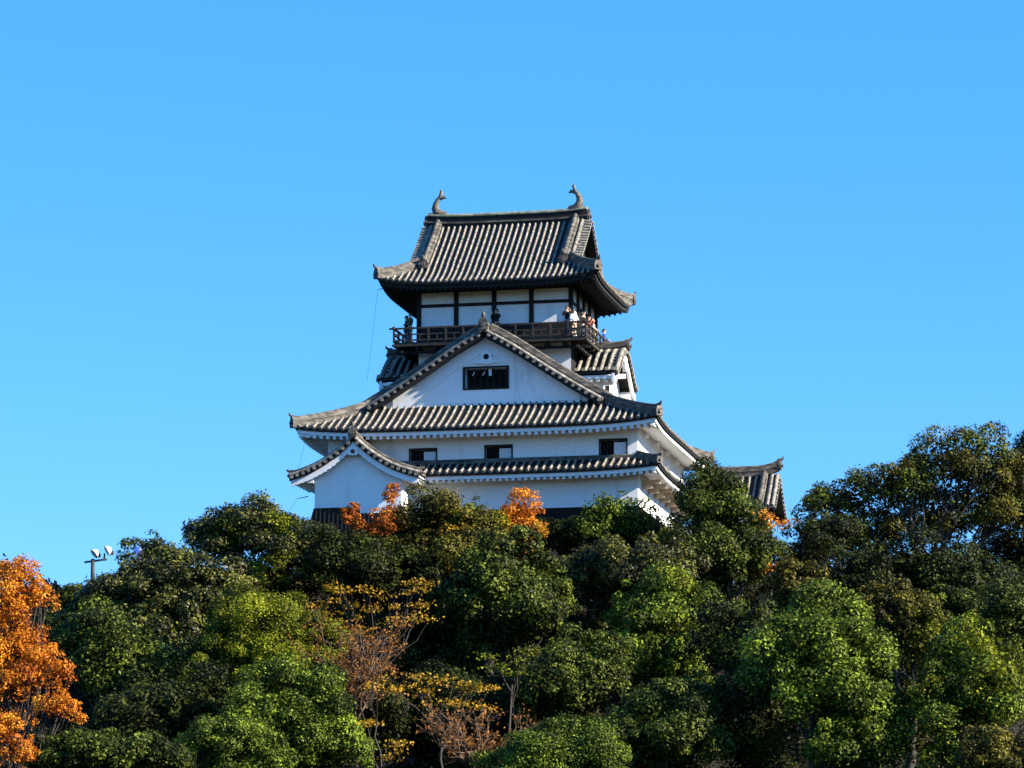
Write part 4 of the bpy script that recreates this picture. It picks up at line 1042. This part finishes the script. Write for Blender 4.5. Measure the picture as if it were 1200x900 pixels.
tree('maple_sapling', 'taller sparse orange maple sapling at the turret\'s right corner', [(459, 582, 9, 18), (456, 612, 18, 18), (445, 628, 12, 12)], 203, 'red', .45, .16, BARK, (.28, .45), .8, .06)
tree('evergreen_tree', 'dark green tree beneath the turret and its orange saplings', [(430, 660, 52, 32), (395, 655, 38, 30), (470, 680, 46, 34)], 202, 'deep', .95)
layered_tree('maple_tree', 'spreading maple with flat golden sprays on dark boughs left of the big glossy tree', [(375, 722, 24, 7), (400, 708, 20, 6), (432, 695, 20, 7), (470, 690, 22, 6), (490, 684, 14, 5), (440, 712, 18, 6), (478, 714, 20, 6), (500, 705, 14, 5), (410, 728, 22, 6), (365, 740, 16, 6), (385, 735, 20, 6), (355, 712, 14, 5), (420, 742, 16, 5), (455, 730, 18, 6), (490, 722, 16, 6), (398, 690, 14, 5)], 194, 'yellow', .15, 140, 440)
bare_tree('bare_tree', 'brown nearly leafless tree with fine reddish twigs left of centre', (418, 775, 62, 68), 187, 'rust', nleaf=3200, n1=13)
layered_tree('maple_tree', 'low maple with yellow sprays above the bare shrub at bottom centre', [(500, 800, 26, 6), (530, 806, 24, 8), (480, 795, 16, 5), (545, 822, 20, 6), (560, 830, 12, 5), (575, 805, 12, 5), (515, 818, 18, 6), (465, 806, 14, 6), (495, 812, 20, 6), (550, 808, 18, 7)], 184, 'yellow', .15, 140, 520)
layered_tree('maple_sapling', 'sapling with a few bright yellow sprigs right of the low yellow maple', [(585, 782, 16, 9), (602, 790, 12, 6), (574, 770, 8, 6), (615, 765, 8, 6)], 185, 'lime', .17, 120, 600)
bare_tree('bare_shrub', 'bare brown shrub with orange leaf remnants beside the round bush at the bottom', (560, 860, 70, 40), 170, 'rust', TWIG, n1=16, nleaf=1600, cat='shrub')
layered_tree('maple_sapling', 'little golden sapling at the bottom below the brown leafless tree', [(450, 885, 16, 7), (470, 872, 10, 5), (430, 845, 9, 5), (438, 800, 9, 9)], 176, 'yellow', .16, 120)
tree('evergreen_tree', 'dark tree behind the yellow sprays in the middle of the wood', [(500, 750, 60, 46), (560, 790, 60, 44, -1), (430, 760, 46, 50, 3)], 201, 'deep', .9)
tree('evergreen_tree', 'dark tree low in the middle, behind the bare shrub', [(500, 850, 66, 50), (600, 840, 60, 44), (440, 860, 40, 50)], 190, 'deep', .9)

tree('shrub', 'dark bush at the foot of the keep behind the light green sapling', [(735, 640, 62, 26), (668, 632, 40, 26)], 206.5, 'deep', 1., .18, cat='shrub', skirt=False)
# --- left
tree('maple_tree', 'large bright orange maple at the left frame edge', [(18, 690, 36, 38), (-10, 760, 40, 40), (30, 800, 42, 28, -1), (70, 830, 24, 20, -2), (0, 850, 30, 26), (15, 880, 22, 18), (48, 702, 16, 16), (0, 720, 30, 30), (52, 775, 24, 18, -1), (25, 760, 30, 24), (4, 862, 26, 22, -6), (24, 884, 18, 14, -6)], 171, 'orange', .52, .15, BARK, (.3, .6), .58, .16, accent=('red', .12))
tree('evergreen_tree', 'tall dark tree next to the turret, its right flank tinged yellow', [(295, 620, 44, 32), (262, 640, 34, 30), (345, 645, 50, 32, -1), (320, 680, 56, 34, -1)], 209, 'glossy', .95, .2, BARK, (.6, 1.05), accent=('lime', .22))
tree('evergreen_tree', 'large domed olive tree on the left, glossy leaves over its whole crown', [(190, 690, 62, 44), (245, 705, 56, 42, -1), (135, 715, 46, 40), (210, 745, 74, 40, -2)], 200, 'glossy', 1.05, .23)
tree('broadleaf_tree', 'thin treetop with see-through twigs behind the large domed olive tree', [(172, 648, 32, 18), (190, 662, 26, 18)], 208, 'mid', .5, .18, BARK, (.35, .6), .8)
tree('broadleaf_tree', 'sparse green tree below the white floodlights', [(84, 708, 32, 22), (70, 732, 30, 22), (116, 714, 22, 20)], 205, 'mid', .65, .19, BARK, (.45, .8), .85)
tree('broadleaf_tree', 'bright yellow green tree low on the left, right of the large domed olive tree', [(305, 735, 56, 42), (350, 775, 46, 50, -1), (285, 785, 58, 50, -1)], 190, 'lime', 1., .15)
tree('evergreen_tree', 'sunlit mid green tree at the bottom left of centre, sloping down to the right', [(345, 830, 56, 46), (380, 870, 40, 50, -1), (320, 870, 60, 44, -1)], 181, 'bright', 1.05, .17)
tree('evergreen_tree', 'dark green tree between the orange maple and the large domed olive tree', [(150, 790, 62, 48), (215, 800, 56, 50, -1), (110, 760, 46, 40)], 191, 'mid', 1., .22)
tree('evergreen_tree', 'green bush at the bottom left, beneath the orange maple', [(110, 886, 52, 28), (172, 890, 44, 28), (70, 896, 34, 22)], 167, 'mid', 1., .17)
tree('shrub', 'small olive green bush at the bottom between the dark green and sunlit trees', [(262, 870, 50, 28), (300, 895, 44, 30)], 172, 'bright', .9, .17, cat='shrub')
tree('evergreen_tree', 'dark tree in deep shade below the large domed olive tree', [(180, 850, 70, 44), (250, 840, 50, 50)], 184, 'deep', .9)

# low growth over the slope
n = 330000
X = rng.uniform(-48, 52, n); Y_ = np.where(rng.random(n) < .25, rng.uniform(200, 214, n), rng.uniform(140, 212, n))
Z = hill(X, Y_) + (.5 + 2.0*np.maximum(0, np.sin(X*.83 + 2*np.sin(Y_*.31))*np.sin(Y_*.71 + np.sin(X*.4))))*rng.random(n)**.6
o = leaf_mesh('undergrowth', np.stack([X, Y_, Z], 1), rng.normal(size=(n, 3)) + np.array([0, 0, .8]), rng.uniform(.16, .34, n), rng.normal(.4, .2, n), LEAF['scrub'], None)
tag(o, kind='stuff')
